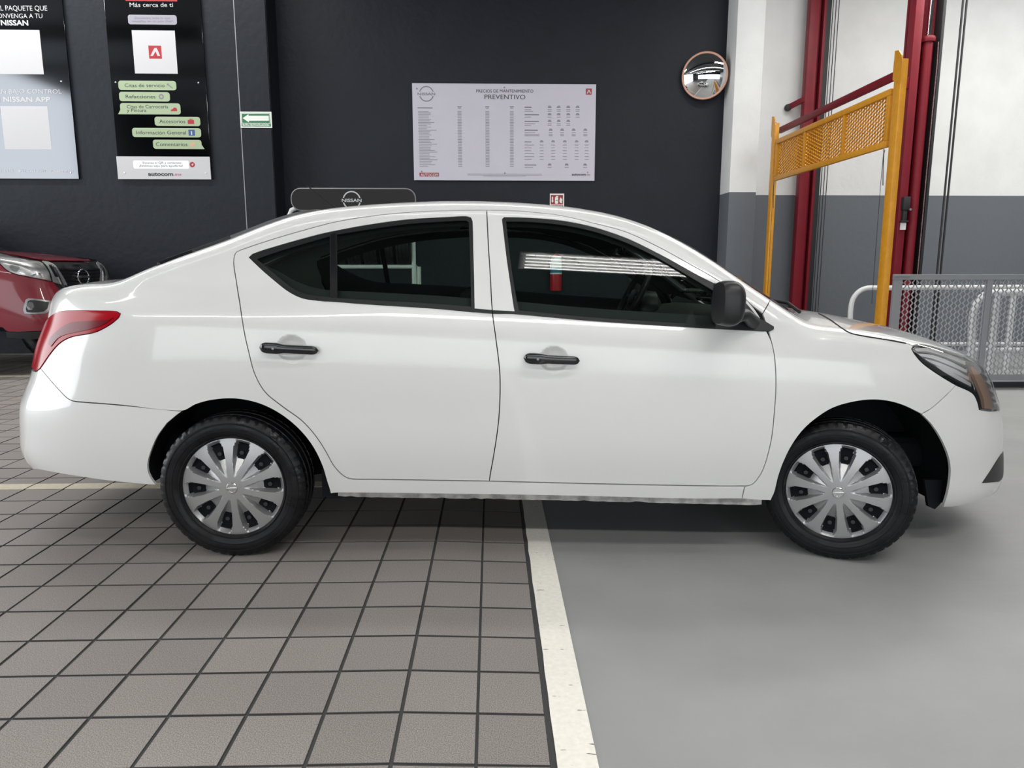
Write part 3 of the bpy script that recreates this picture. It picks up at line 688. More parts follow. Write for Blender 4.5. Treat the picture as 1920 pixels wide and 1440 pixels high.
def tire_prof(R, r, w):
    return [(r, -w*.42), (r+.012, -w*.5), ((R+r)/2, -w*.54), (R-.02, -w*.5), (R-.004, -w*.43), (R, -w*.3), (R-.006, -w*.29), (R-.006, -w*.25), (R, -w*.24), (R+.001, -w*.04), (R-.006, -w*.03), (R-.006, w*.03), (R+.001, w*.04), (R, w*.24), (R-.006, w*.25), (R-.006, w*.29), (R, w*.3), (R-.004, w*.43), (R-.02, w*.5), ((R+r)/2, w*.54), (r+.012, w*.5), (r, w*.42), (r-.01, w*.3), (r-.01, -w*.3)]
rt = MB().lathe(tire_prof(.30, .19, .185), 40, 'x', closed=True); tm = None
ords = ['first (nearest the rounded end)', 'second', 'third', 'fourth', 'fifth', 'sixth', 'last, beside the tall post']
for k in range(7):
    x = xp1-.13-.205*(6-k)
    if tm is None: o = rt.build('display_tire', RUBBER, smooth=40); tm = o.data
    else: o = bpy.data.objects.new('display_tire', tm); COL.objects.link(o)
    o.location = (x, YR+.20, zbar+.02+math.sqrt(.30**2-.17**2))
    tag(o, f'black tire standing on the white rack shelf, {ords[k]} in the row', 'tire', 'tires on the display rack')
# ------------------------------------------------------------------ car bodies: a smooth body form and panels cut out of it
class Spl:
    """natural cubic spline, straight beyond its ends"""
    def __init__(s, x, y):
        x = np.asarray(x, float); y = np.asarray(y, float); n = len(x); s.x, s.y = x, y
        h = np.diff(x); M = np.zeros((n, n)); r = np.zeros(n); M[0, 0] = M[-1, -1] = 1
        for i in range(1, n-1):
            M[i, i-1] = h[i-1]; M[i, i] = 2*(h[i-1]+h[i]); M[i, i+1] = h[i]; r[i] = 6*((y[i+1]-y[i])/h[i]-(y[i]-y[i-1])/h[i-1])
        s.m = np.linalg.solve(M, r); s.h = h
    def __call__(s, q):
        q = np.asarray(q, float); i = np.clip(np.searchsorted(s.x, q)-1, 0, len(s.x)-2)
        h = s.h[i]; b = (np.clip(q, s.x[0], s.x[-1])-s.x[i])/h; a = 1-b
        v = a*s.y[i]+b*s.y[i+1]+((a**3-a)*s.m[i]+(b**3-b)*s.m[i+1])*h*h/6
        s0 = (s.y[1]-s.y[0])/s.h[0]-s.h[0]*s.m[1]/6; s1 = (s.y[-1]-s.y[-2])/s.h[-1]+s.h[-1]*s.m[-2]/6
        return v+np.where(q < s.x[0], (q-s.x[0])*s0, 0)+np.where(q > s.x[-1], (q-s.x[-1])*s1, 0)
def smax(a, b, k):
    h = np.maximum(k-np.abs(a-b), 0)/k; return np.maximum(a, b)+h*h*k/4
def sst(a, b, x):
    t = np.clip((x-a)/(b-a), 0, 1); return t*t*(3-2*t)
SEDAN = dict(
 sec_z=[.10, .20, .27, .34, .45, .60, .75, .86, .95, 1.03, 1.10, 1.20, 1.30, 1.40, 1.50, 1.60],
 sec_a=[.70, .772, .797, .812, .833, .845, .8475, .842, .826, .797, .768, .722, .668, .607, .540, .465],
 bx=[-2.4, -1.3, 0, 1.3, 2.2], bz=[1.15, 1.095, 1.045, .985, .95],
 rx=[-2.1, -1.75, -1.45, -1.15, -0.8, -0.4, 0.0, 0.4, 0.75, 1.05, 1.35],
 rz=[1.0728, 1.2396, 1.35, 1.4558, 1.5104, 1.5351, 1.5279, 1.469, 1.3284, 1.1575, 0.9834],
 tfx=[0.7, 1.1, 1.4, 1.7, 1.95, 2.15, 2.3],
 tfz=[1.0949, 1.0662, 1.038, 0.9868, 0.9248, 0.8224, 0.6925],
 trx=[-2.5, -2.3, -2.15, -2.0, -1.8, -1.5, -1.2],
 trz=[1.0051, 1.0715, 1.1235, 1.1439, 1.1486, 1.1549, 1.161],
 xrz=[0.15, 0.3, 0.45, 0.6, 0.72, 0.85, 0.98, 1.1, 1.2],
 xrx=[2.2093, 2.4261, 2.4444, 2.4195, 2.3626, 2.3196, 2.2614, 2.2452, 2.2313],
 xfz=[0.1, 0.22, 0.35, 0.5, 0.62, 0.72, 0.82, 0.95, 1.1],
 xfx=[2.2134, 2.3188, 2.3113, 2.2814, 2.2429, 2.1955, 2.1431, 2.0408, 1.9078],
)
class SedanForm:
    def __init__(s, P):
        g = lambda a, b: Spl(P[a], P[b])
        s.sec = g('sec_z', 'sec_a'); s.zb = g('bx', 'bz'); s.R = g('rx', 'rz'); s.TF = g('tfx', 'tfz'); s.TR = g('trx', 'trz'); s.XR = g('xrz', 'xrx'); s.XF = g('xfz', 'xfx')
        s.dents = []
    def S(s, x, z):
        w = s.sec(z-(s.zb(x)-1.03)*sst(.5, 1.0, z))
        tf = np.maximum((x-.6)/(s.XF(z)-.6), 0); tr = np.maximum((-.8-x)/(s.XR(z)-.8), 0)
        pf = np.where(tf < 1, np.maximum(1-np.minimum(tf, 1)**3.5, 0)**(1/3.5), (1-tf)*6)
        pr = np.where(tr < 1, np.maximum(1-np.minimum(tr, 1)**3.6, 0)**(1/3.6), (1-tr)*6)
        w = w*np.minimum(pf, pr)*(1-.06*sst(-.6, -1.9, x)*sst(1.0, 1.15, z))
        for cx, cz, rx, rz, dp in s.dents:
            q = ((x-cx)/rx)**2+((z-cz)/rz)**2; w = w-dp*np.maximum(1-q*q, 0)**2
        return w
    def H(s, x, a):
        R = s.R(x+.20*sst(.1, .9, x)*a*a-.22*sst(-.6, -1.4, x)*a*a)-.09*a*a
        T = np.where(x > -.3, s.TF(x+.25*a*a*sst(1.2, 2.0, x))-.10*a*a, s.TR(x-.2*a*a)-.05*a*a)
        return smax(np.where((x > -1.0) & (x < .5), .9, T), R, .03)
    def F(s, p):
        x, z = p[..., 0], p[..., 2]; a = np.abs(p[..., 1])
        return smax(smax(a-s.S(x, z), z-s.H(x, a), .06), .17-z, .03)
class TruckForm:
    """blunt pickup front; local +X forward, nose near x = 0, ground z = 0"""
    def __init__(s):
        s.sec = Spl([.2, .35, .5, .7, .9, 1.05, 1.2, 1.35, 1.5, 1.8], [.86, .90, .925, .945, .95, .945, .925, .885, .82, .70])
        s.XF = Spl([.25, .4, .55, .75, .9, 1.05, 1.2, 1.3, 1.45], [.02, .08, .10, .07, .03, .0, -.03, -.12, -.35])
        s.T = Spl([-4.2, -3.4, -2.6, -2.2, -1.9, -1.35, -1.0, -.6, -.25, -.05, .1], [1.98, 2.0, 1.96, 1.87, 1.74, 1.43, 1.40, 1.36, 1.32, 1.275, 1.20])
        s.bot = .30
    def S(s, x, z):
        t = np.maximum((x+1.1)/(s.XF(z)+1.1), 0)
        return s.sec(z)*np.where(t < 1, np.maximum(1-np.minimum(t, 1)**4.2, 0)**(1/4.2), (1-t)*6)
    def H(s, x, a): return s.T(x+.12*a*a)-.03*a*a
    def F(s, p):
        x, z = p[..., 0], p[..., 2]; a = np.abs(p[..., 1])
        return smax(smax(a-s.S(x, z), z-s.H(x, a), .07), s.bot-z, .04)
def first_hit(form, o, d, t0, t1, n=100):
    t = np.linspace(t0, t1, n); o = np.broadcast_to(o, d.shape); f = np.empty((len(d), n))
    for a in range(0, len(d), 4000): f[a:a+4000] = form.F(o[a:a+4000, None, :]+d[a:a+4000, None, :]*t[:, None])
    neg = f < 0; ok = neg.any(1); i = np.where(ok, np.argmax(neg, 1), np.argmin(f, 1))
    lo = t[np.maximum(i-1, 0)]; hi = t[i]
    for _ in range(26):
        m = (lo+hi)/2; fm = form.F(o+d*m[:, None]); lo = np.where(fm < 0, lo, m); hi = np.where(fm < 0, m, hi)
    tt = np.where(ok, (lo+hi)/2, t[np.argmin(f, 1)])
    for _ in range(20):      # grazing rays: settle on the closest approach
        if ok.all(): break
        h = (t1-t0)/n*.5**_; c = np.stack([tt-h, tt, tt+h], 1); fc = form.F(o[:, None, :]+d[:, None, :]*c[..., None]); j = np.argmin(fc, 1)
        tt = np.where(ok, tt, c[np.arange(len(tt)), j])
    return o+d*tt[:, None], ok
def gradient(form, p, e=.0015):
    g = np.stack([form.F(p+np.eye(3)[k]*e)-form.F(p-np.eye(3)[k]*e) for k in range(3)], -1)
    return g/np.maximum(np.linalg.norm(g, axis=-1, keepdims=True), 1e-9)
def smooth_px(pts, step=5.0, closed=False):
    """Catmull-Rom through the pixel points, kept sharp at real corners"""
    P = np.array(pts, float); n = len(P); out = []
    def corner(i):
        if not closed and (i == 0 or i == n-1): return True
        a, b = P[i]-P[i-1], P[(i+1) % n]-P[i]
        return np.dot(a, b) < .74*np.linalg.norm(a)*np.linalg.norm(b)
    C = [corner(i) for i in range(n)]
    for i in range(n if closed else n-1):
        p1, p2 = P[i], P[(i+1) % n]; L = np.linalg.norm(p2-p1)
        p0 = 2*p1-p2 if C[i] else P[i-1]; p3 = 2*p2-p1 if C[(i+1) % n] else P[(i+2) % n]
        m1 = (p2-p0)/max(np.linalg.norm(p2-p1)+np.linalg.norm(p1-p0), 1e-6)*L; m2 = (p3-p1)/max(np.linalg.norm(p3-p2)+np.linalg.norm(p2-p1), 1e-6)*L
        k = max(1, int(L/step))
        for j in range(k):
            t = j/k; out.append((2*t**3-3*t**2+1)*p1+(t**3-2*t*t+t)*m1+(-2*t**3+3*t*t)*p2+(t**3-t*t)*m2)
    if not closed: out.append(P[-1])
    return np.array(out)
def inside(poly, q):
    x, y = q[:, 0], q[:, 1]; r = np.zeros(len(q), bool); n = len(poly)
    for i in range(n):
        a, b = poly[i], poly[(i+1) % n]
        c = (a[1] > y) != (b[1] > y)
        with np.errstate(divide='ignore', invalid='ignore'): r ^= c & (x < (b[0]-a[0])*(y-a[1])/(b[1]-a[1])+a[0])
    return r
class Body:
    """form + place; panels are cut along outlines given as pixel points of the photograph ('px' tuples of 2)
       or as ('t',x,a) seen from above, ('r',a,z) seen from the front, ('q',a,z) from behind, ('s',x,z) from the side"""
    def __init__(s, form, M, flip=1):
        s.form = form; s.M = np.array(M, float); s.Mi = np.linalg.inv(s.M); s.flip = flip
        s.C = s.Mi[:3, :3] @ CAM+s.Mi[:3, 3]; s.t0, s.t1 = 1.5, 6.0
    def lift_px(s, px):
        d = pdir(np.array(px, float)) @ s.Mi[:3, :3].T
        return first_hit(s.form, s.C, d, s.t0, s.t1, 220)[0]
    def lift(s, pt):
        k = pt[0]
        if k == 't': o, d = (pt[1], -pt[2], 3.0), (0, 0, -1.)
        elif k == 'r': o, d = (3.0, -pt[1], pt[2]), (-1., 0, 0)
        elif k == 'q': o, d = (-4.5, -pt[1], pt[2]), (1., 0, 0)
        else: o, d = (pt[1], -2.0, pt[2]), (0, 1., 0)
        return first_hit(s.form, np.array([o], float), np.array([d], float), 0, 5.0, 200)[0][0]
    def outline(s, spec, close_px=True):
        """list of points -> local 3D loop; runs of pixel points are smoothed"""
        out = []; run = []
        def flush():
            if run:
                q = smooth_px(run) if len(run) > 1 else np.array(run, float)
                out.extend(s.lift_px(q)); run.clear()
        if all(not isinstance(p[0], str) for p in spec): return s.lift_px(smooth_px(spec, closed=True))
        for p in spec:
            if isinstance(p[0], str): flush(); out.append(s.lift(p))
            else: run.append(p)
        flush(); return np.array(out)
    def panel(s, name, spec, D, m, parent, holes=(), inset=.0021, off=0.0, rim=.012, step=.022, mirror='both', dense=(), both=True, rimmat=None):
        """mirror='both': near panel plus a mirrored twin; 'join': half panel welded to its mirror image; None: near side only"""
        D = np.array(D, float); D /= np.linalg.norm(D)
        e1 = np.cross(D, [0, 0, 1.]); e1 = np.array([1., 0, 0]) if np.linalg.norm(e1) < 1e-6 else e1/np.linalg.norm(e1); e2 = np.cross(e1, D)
        to2 = lambda p: np.stack([p @ e1, p @ e2], -1)
        def prep(sp, ins):
            o3 = s.outline(sp)
            if mirror == 'join':          # follow the body along its centre line
                ex = []; dx = np.array([D[0], 0, D[2]]); dx /= np.linalg.norm(dx)
                for i in range(len(o3)):
                    a, b = o3[i], o3[(i+1) % len(o3)]; ex.append(a)
                    if abs(a[1]) < .003 and abs(b[1]) < .003:
                        k = int(np.linalg.norm(b-a)/.025)
                        if k > 1:
                            m_ = np.array([a+(b-a)*j/k for j in range(1, k)]); m_[:, 1] = 0; ex += list(first_hit(s.form, m_-dx*2.5, np.broadcast_to(dx, m_.shape), 0, 4.5, 200)[0])
                o3 = np.array(ex)
            q = to2(o3); r = [q[0]]
            for a in q[1:]:
                if np.linalg.norm(a-r[-1]) > .0025: r.append(a)
            if np.linalg.norm(r[0]-r[-1]) < .0025: r.pop()
            q = []
            for i in range(len(r)):
                a, b = r[i], r[(i+1) % len(r)]; k = max(1, int(np.linalg.norm(b-a)/step)); q += [a+(b-a)*j/k for j in range(k)]
            q = np.array(q)
            if ins:
                ar = np.sum(q[:, 0]*np.roll(q[:, 1], -1)-np.roll(q[:, 0], -1)*q[:, 1]); sg = 1 if ar > 0 else -1
                t = np.roll(q, -1, 0)-q; t /= np.maximum(np.linalg.norm(t, axis=1, keepdims=True), 1e-9); nn = np.stack([-t[:, 1], t[:, 0]], 1)*sg
                v = nn+np.roll(nn, 1, 0); L = np.linalg.norm(v, axis=1, keepdims=True); v = np.where(L > .3, v/np.maximum(L, .3), nn); q = q+v*ins
            return q
        loops = [prep(spec, inset)]+[prep(h, 0) for h in holes]
        B = np.concatenate(loops); lo, hi = loops[0].min(0), loops[0].max(0)
        g = np.stack(np.meshgrid(np.arange(lo[0], hi[0], step), np.arange(lo[1], hi[1], step)), -1).reshape(-1, 2)
        for c3, rad in dense:
            c2 = to2(np.array(c3)); g = g[np.linalg.norm(g-c2, axis=1) > rad]
            k = np.stack(np.meshgrid(np.arange(-rad, rad, .007), np.arange(-rad, rad, .007)), -1).reshape(-1, 2); g = np.concatenate([g, c2+k[np.linalg.norm(k, axis=1) < rad]])
        g = g[inside(loops[0], g)]
        for h in loops[1:]: g = g[~inside(h, g)]
        if len(g):
            keep = np.ones(len(g), bool)
            for a in range(0, len(g), 1500): keep[a:a+1500] = np.sqrt(((g[a:a+1500, None]-B[None])**2).sum(-1)).min(1) > step*.42
            g = g[keep]
        ed = []; base = 0
        for l in loops: ed += [(base+i, base+(i+1) % len(l)) for i in range(len(l))]; base += len(l)
        V2, _, Fc, ov, _, _ = delaunay_2d_cdt([Vector(v) for v in np.concatenate([B, g])], ed, [], 0, 1e-6)
        V2 = np.array([tuple(v) for v in V2]); Fc = np.array(Fc)
        cen = V2[Fc].mean(1); k = inside(loops[0], cen)
        for h in loops[1:]: k &= ~inside(h, cen)
        Fc = Fc[k]
        o3 = V2[:, :1]*e1+V2[:, 1:]*e2
        P, ok = first_hit(s.form, o3-D*3.2, np.broadcast_to(D, o3.shape), 0, 6.4, 190)
        Nn = gradient(s.form, P); P = P+Nn*off
        tri = P[Fc]; nf = np.cross(tri[:, 1]-tri[:, 0], tri[:, 2]-tri[:, 0]); fl = (nf*Nn[Fc].mean(1)).sum(1) < 0; Fc[fl] = Fc[fl][:, ::-1]
        if mirror == 'join':
            cl = np.abs(P[:, 1]) < .008; P[cl, 1] = 0; Nn[cl, 1] = 0; Nn /= np.linalg.norm(Nn, axis=1, keepdims=True)
        # rim: boundary edges drawn inwards
        cnt = {}
        for f in Fc:
            for a, b in ((f[0], f[1]), (f[1], f[2]), (f[2], f[0])): cnt.setdefault((min(a, b), max(a, b)), []).append((a, b))
        bd = [v[0] for v in cnt.values() if len(v) == 1]
        P, Nn, Fc = list(P), list(Nn), [tuple(f) for f in Fc]; nrim = len(Fc)
        if rim:
            idx = {}
            for a, b in bd:
                if mirror == 'join' and abs(P[a][1]) < 1e-6 and abs(P[b][1]) < 1e-6: continue
                t = P[b]-P[a]; q = np.cross(t, (Nn[a]+Nn[b])/2); q /= max(np.linalg.norm(q), 1e-9)
                ids = []
                for v, dep in ((a, 0), (b, 0), (b, rim), (a, rim)): P.append(P[v]-Nn[v]*dep); Nn.append(q); ids.append(len(P)-1)
                Fc.append((ids[1], ids[0], ids[3], ids[2]))
        P, Nn = np.array(P), np.array(Nn)
        def emit(P, Nn, Fc, nm, parent):
            me = bpy.data.meshes.new(nm); me.from_pydata([tuple(v) for v in P], [], Fc); me.materials.append(m)
            if rimmat is not None:
                me.materials.append(rimmat); mi = [0]*len(me.polygons)
                for i, p_ in enumerate(me.polygons):
                    if len(p_.vertices) == 4: mi[i] = 1
                me.polygons.foreach_set('material_index', mi)
            me.polygons.foreach_set('use_smooth', [True]*len(me.polygons)); me.update()
            me.normals_split_custom_set_from_vertices([tuple(v) for v in Nn])
            o = bpy.data.objects.new(nm, me); COL.objects.link(o); o.parent = parent; return o
        mi3 = np.array([1, -1, 1.])
        if mirror == 'join':
            n = len(P); used = {}; P2 = []; N2 = []; mp = []
            for i in range(n):
                if abs(P[i][1]) < 1e-6: mp.append(i)
                else: mp.append(n+len(P2)); P2.append(P[i]*mi3); N2.append(Nn[i]*mi3)
            F2 = [tuple(mp[v] for v in f[::-1]) for f in Fc]
            return [emit(np.concatenate([P, np.array(P2)]), np.concatenate([Nn, np.array(N2)]), Fc+F2, name, parent)]
        r = [emit(P, Nn, Fc, name, parent)]
        if mirror == 'both': r.append((lambda pr: emit(P*mi3, Nn*mi3, [f[::-1] for f in Fc], name, pr)))
        return r
    def at(s, px, py, y):
        """pixel -> local point on the plane y"""
        d = pdir((px, py)) @ s.Mi[:3, :3].T; return s.C+d*(y-s.C[1])/d[1]
# ------------------------------------------------------------------ the white sedan
ANG = math.radians(1.0394)          # it stands nose down on the sloping floor
root = thing('sedan', 'white four-door sedan parked side-on across the tile and the grey floor', 'car')
SM = Matrix.Translation((-1.3, 0, 0)) @ Matrix.Rotation(ANG, 4, 'Y') @ Matrix.Translation((1.3, 0, 0))
root.matrix_world = SM
FORM = SedanForm(SEDAN); CAR = Body(FORM, SM); CAR.t0, CAR.t1 = 2.2, 5.4
for c, rx, rz in (((547, 653.5), .064, .056), ((1039, 673.5), .062, .056)):
    q = CAR.lift_px([c])[0]; FORM.dents.append((q[0], q[2], rx, rz, .017))
h1, h2 = CAR.lift_px([(547, 653.5)])[0], CAR.lift_px([(1039, 673.5)])[0]
SIDE = (0, .82, -.57)
def pair(name, spec, D, m, parents=None, **k):
    a, b = parents or (root, root); r = CAR.panel(name, spec, D, m, a, **k); return r[0], r[1](b)
def joined(name, spec, D, m, parent=None, **k):
    return CAR.panel(name, spec, D, m, parent or root, mirror='join', **k)[0]
# outlines, in pixels of the photograph
REAR_DLO = [(466, 482.5), (473, 476), (515, 462), (590, 441), (625, 433), (690, 421), (765, 411), (840, 406.5), (874, 405), (883, 407.5), (886, 414), (887.5, 470), (889, 520), (890, 579), (890, 586), (815, 579), (690, 571), (625, 566), (590, 563.5), (565, 559), (540, 546.5), (515, 527), (490, 505.5)]
FRONT_DLO = [(941, 411), (945, 406.8), (990.6, 408), (1051, 413), (1111.5, 425), (1172, 445), (1217, 466), (1262.5, 490), (1308, 515.5), (1341, 532), (1362, 543), (1385, 557), (1402, 574), (1418, 594), (1429, 612), (1431, 621), (1341, 617), (1293, 614), (1111, 602), (966, 589), (963, 575), (957.4, 537), (950, 485.7)]
QUARTER = [(481, 485), (520, 471.5), (560, 459), (600, 447.5), (618, 442.5), (618.5, 500), (619, 556.5), (592, 554), (567, 549), (547, 539), (521, 518.5), (498, 499)]
REAR_GL = [(631, 439), (690, 429.5), (765, 419), (840, 414), (874, 412.8), (879, 416), (881.5, 480), (883.5, 574.5), (815, 569), (690, 562), (632, 558)]
FRONT_GL = [(949, 414.5), (990, 415), (1051, 420.5), (1111, 432.5), (1170, 452.5), (1217, 474), (1262, 499), (1305, 525), (1339, 545), (1341, 609), (1293, 606.5), (1111, 594.5), (973, 581.5), (964, 535), (956, 480)]
SAIL = [(1339, 531.5), (1362, 543), (1385, 557.5), (1402, 574), (1420, 595), (1436, 604.5), (1450, 613), (1450, 618), (1443, 621.5), (1430, 621), (1341, 617)]
RD_TOP = [(440, 478), (443, 473), (455, 467.5), (515, 447.5), (590, 426), (630, 416), (690, 406), (765, 398.3), (840, 395), (905, 394), (912.5, 394.2)]
GAP_B = [(912.5, 394.2), (914, 425), (916, 465), (919.5, 520), (923, 583), (928, 622), (934, 668), (937.5, 705), (937, 760), (933, 805), (926, 852), (919, 891), (917.5, 902.3)]
RD_BOTTOM = [(917.5, 902.3), (860, 901.5), (700, 899), (662, 898.5), (650, 895.5), (640, 889), (625, 872), (610, 845), (590, 815), (565, 788), (530, 762.5), (497, 735), (478, 702), (467.5, 665), (457.5, 620), (449, 565), (441, 515), (438, 492)]
FD_TOP = [(912.5, 394.2), (960, 395), (1000, 398), (1051, 404), (1111.5, 418), (1172, 434.4), (1232, 461.6), (1293, 495), (1338, 520.5), (1383.5, 549), (1407.5, 570.4), (1422.6, 591), (1433, 612)]
FD_FRONT = [(1433, 612), (1447, 643), (1453, 676), (1455, 723.7), (1452, 771.6), (1447, 819.5), (1437.4, 861), (1428, 886), (1418, 901), (1410, 908.5), (1400, 911.3)]
FD_BOTTOM = [(1400, 911.3), (1300, 910.8), (1150, 908), (1000, 904.5), (917.5, 902.3)]
REAR_ARCH = [(620, 925.6), (617, 915), (613, 903), (604.4, 874.5), (591, 845.5), (573, 819), (549, 794.5), (522, 774.5), (491, 759), (460, 750.5), (429, 747.8), (393, 751.5), (366.7, 759), (341, 771)]
REAR_ARCH2 = [(341, 771), (313, 794.5), (295.5, 819), (284, 845.5), (277.8, 868), (278.5, 885), (285, 899), (292.5, 909)]
FRONT_ARCH = [(1727.5, 776.5), (1695, 761), (1665, 752.5), (1632, 750), (1595, 755), (1560, 766), (1530, 785), (1505, 807.5), (1485, 835), (1470, 865), (1460, 892.5), (1452.5, 922.5), (1445, 938.8)]
FRONT_ARCH2 = [(1767.5, 951), (1775, 930), (1780, 905), (1781.8, 880), (1777.5, 855), (1765, 825), (1747.5, 797.5), (1727.5, 776.5)]
R_BUMP = [(341, 771), (225, 759.7), (150, 753.7), (138, 752.3), (128, 748), (120, 741), (97.5, 716.5), (76, 691)]
TAIL_IN = [(76, 691), (93.8, 665), (105, 651), (116, 641), (135, 631.5), (178, 623), (206, 609), (223, 595), (226, 588.5), (219, 584.4), (187.5, 583), (131, 583), (110.6, 585), (97.5, 592), (90, 599.5)]
HEAD_LOW = [(1792, 722), (1763, 704.5), (1731, 682), (1713, 662), (1709, 653.5)]
HEAD_TOP = [(1709, 653.5), (1718.5, 647), (1737.7, 647), (1773, 656.5), (1811, 667.7)]
HEAD_BACK = [(1873.5, 769.5), (1856, 771), (1836, 768.4), (1832, 752.4), (1823, 737), (1792, 722)]
HOOD_GAP = [(1712, 650), (1699.4, 643.8), (1651.4, 635.5), (1619.5, 630.5), (1594, 624.6), (1575, 613.5)]
COWL_EDGE = [('t', 1.16, .715), ('t', 1.05, .69)]
rev = lambda l: list(reversed(l))
TRUNK_EDGE = [('q', .46, 1.0), ('t', -2.12, .53), ('t', -2.02, .595), ('t', -1.88, .63), ('t', -1.74, .645), ('t', -1.64, .64)]
GLASS_EDGE = [('t', -1.5, .615), ('t', -1.35, .575), ('t', -1.2, .52), ('t', -1.08, .455)]
ROOF_EDGE = [('t', -.8, .445), ('t', -.4, .44), ('t', -.05, .44), ('t', .12, .455)]
SHIELD_EDGE = [('t', .28, .50), ('t', .45, .545), ('t', .62, .59), ('t', .78, .635), ('t', .92, .67), ('t', 1.03, .69)]

side = pair('body_side', [(1445.5, 559), (1440, 571), (1430, 588)]+rev(FD_TOP)[2:]+rev(RD_TOP)[1:]+rev(RD_BOTTOM)+rev(FD_BOTTOM)[1:]+[(1396, 913.5), (1391, 935.5), (1288, 935.7), (1059, 930), (829, 926.5), (640, 924.5)]+REAR_ARCH+R_BUMP[1:]+TAIL_IN[1:]+TRUNK_EDGE+GLASS_EDGE+ROOF_EDGE+SHIELD_EDGE+[('t', 1.05, .70)],
    (.12, .80, -.58), WHITE_PAINT, step=.02)
rdoor = pair('rear_door', RD_TOP[:-1]+GAP_B+RD_BOTTOM[1:], SIDE, WHITE_PAINT, holes=[REAR_DLO], dense=[(h1, .075)])
fdoor = pair('front_door', FD_TOP[:-1]+FD_FRONT+FD_BOTTOM[1:-1]+rev(GAP_B)[:-1], SIDE, WHITE_PAINT, holes=[FRONT_DLO], dense=[(h2, .075)])
fender = pair('front_fender', [(1445.5, 559), (1440, 571), (1430, 588), (1436, 606), (1447, 643), (1453, 676), (1455, 723.7), (1452, 771.6), (1447, 819.5), (1437.4, 861), (1428, 886), (1418, 901), (1410, 908.5), (1400, 911.3), (1396, 913.5), (1391, 935.5), (1420, 938)]+rev(FRONT_ARCH)+[(1747, 765), (1782.4, 733), (1792, 722)]+HEAD_LOW[1:-1]+[(1709, 654.5)]+HOOD_GAP+COWL_EDGE, (-.12, .80, -.58), WHITE_PAINT, step=.02)
hood = joined('hood', [('t', 1.31, 0), ('t', 1.25, .25), ('t', 1.13, .52), ('t', 1.055, .665)]+rev(COWL_EDGE)[1:]+rev(HOOD_GAP)+HEAD_TOP[1:]+[('t', 1.985, .50), ('t', 2.04, .38), ('t', 2.09, .2), ('t', 2.105, 0)], (-.10, .25, -.96), WHITE_PAINT, step=.03, inset=.0055)
fbump = joined('front_bumper', FRONT_ARCH2+[(1747, 765), (1782.4, 733), (1792, 722)]+rev(HEAD_BACK)[1:]+[('r', .46, .64), ('r', .455, .78), ('t', 1.995, .485), ('t', 2.05, .37), ('t', 2.10, .19), ('t', 2.115, 0), ('r', 0, .24), ('r', .45, .24), (1875, 916), (1856, 931), (1811, 945.7), (1785, 950.5)], (-.62, .62, -.22), WHITE_PAINT, step=.022)
rbump = joined('rear_bumper', R_BUMP+[(68, 697), ('q', .45, .735), ('q', 0, .735), ('q', 0, .27), ('q', .47, .27), (70, 880), (125, 890), (200, 901), (280, 909)]+rev(REAR_ARCH2)[:-1], (.62, .62, -.15), WHITE_PAINT, step=.022)
trunk = joined('trunk_lid', [('t', -1.80, 0), ('t', -1.76, .30), ('t', -1.70, .52)]+rev(TRUNK_EDGE)+[('q', .44, .97), ('q', .42, .86), ('q', .46, .75), ('q', 0, .75)], (.55, .15, -.82), WHITE_PAINT, step=.025)
rglass = joined('rear_window', [('t', -1.79, 0), ('t', -1.75, .30), ('t', -1.69, .53), ('t', -1.63, .63)]+GLASS_EDGE+[('t', -1.06, .3), ('t', -1.05, 0)], (.3, .1, -.95), GLASS, step=.04, rim=.012, inset=.001, off=.010)
roofp = joined('roof', [('t', -1.05, 0), ('t', -1.055, .3)]+[GLASS_EDGE[-1]]+ROOF_EDGE+[('t', .15, .3), ('t', .16, 0)], (0, .12, -.99), WHITE_PAINT, step=.04)
wind = joined('windshield', [('t', .165, 0), ('t', .155, .3), ('t', .13, .45)]+SHIELD_EDGE+[('t', 1.11, .53), ('t', 1.22, .25), ('t', 1.27, 0)], (-.3, .1, -.95), GLASS, step=.04, rim=0, inset=.001)
cowl = joined('cowl', [('t', 1.265, 0), ('t', 1.215, .25), ('t', 1.10, .53), ('t', 1.035, .68), ('t', 1.055, .68), ('t', 1.135, .52), ('t', 1.255, .25), ('t', 1.315, 0)], (0, .1, -.99), BLACK_PLASTIC, step=.02, off=-.004, rim=.01)
# black edging of the rear glass and the windshield
joined('glass_edging', [('t', -1.045, 0), ('t', -1.05, .3), ('t', -1.075, .455)]+rev(GLASS_EDGE)[1:]+[('t', -1.63, .63), ('t', -1.64, .60), ('t', -1.5, .575), ('t', -1.35, .53), ('t', -1.2, .47), ('t', -1.12, .42), ('t', -1.10, .3), ('t', -1.095, 0)], (.3, .1, -.95), BLACK_GLOSS, rglass, step=.03, off=.012, rim=.012, inset=0)
joined('glass_edging', [('t', .165, 0), ('t', .155, .3), ('t', .13, .45)]+SHIELD_EDGE+[('t', 1.02, .65), ('t', .78, .59), ('t', .45, .50), ('t', .28, .455), ('t', .20, .42), ('t', .21, .3), ('t', .22, 0)], (-.3, .1, -.95), BLACK_GLOSS, wind, step=.03, off=.002, rim=0, inset=0)
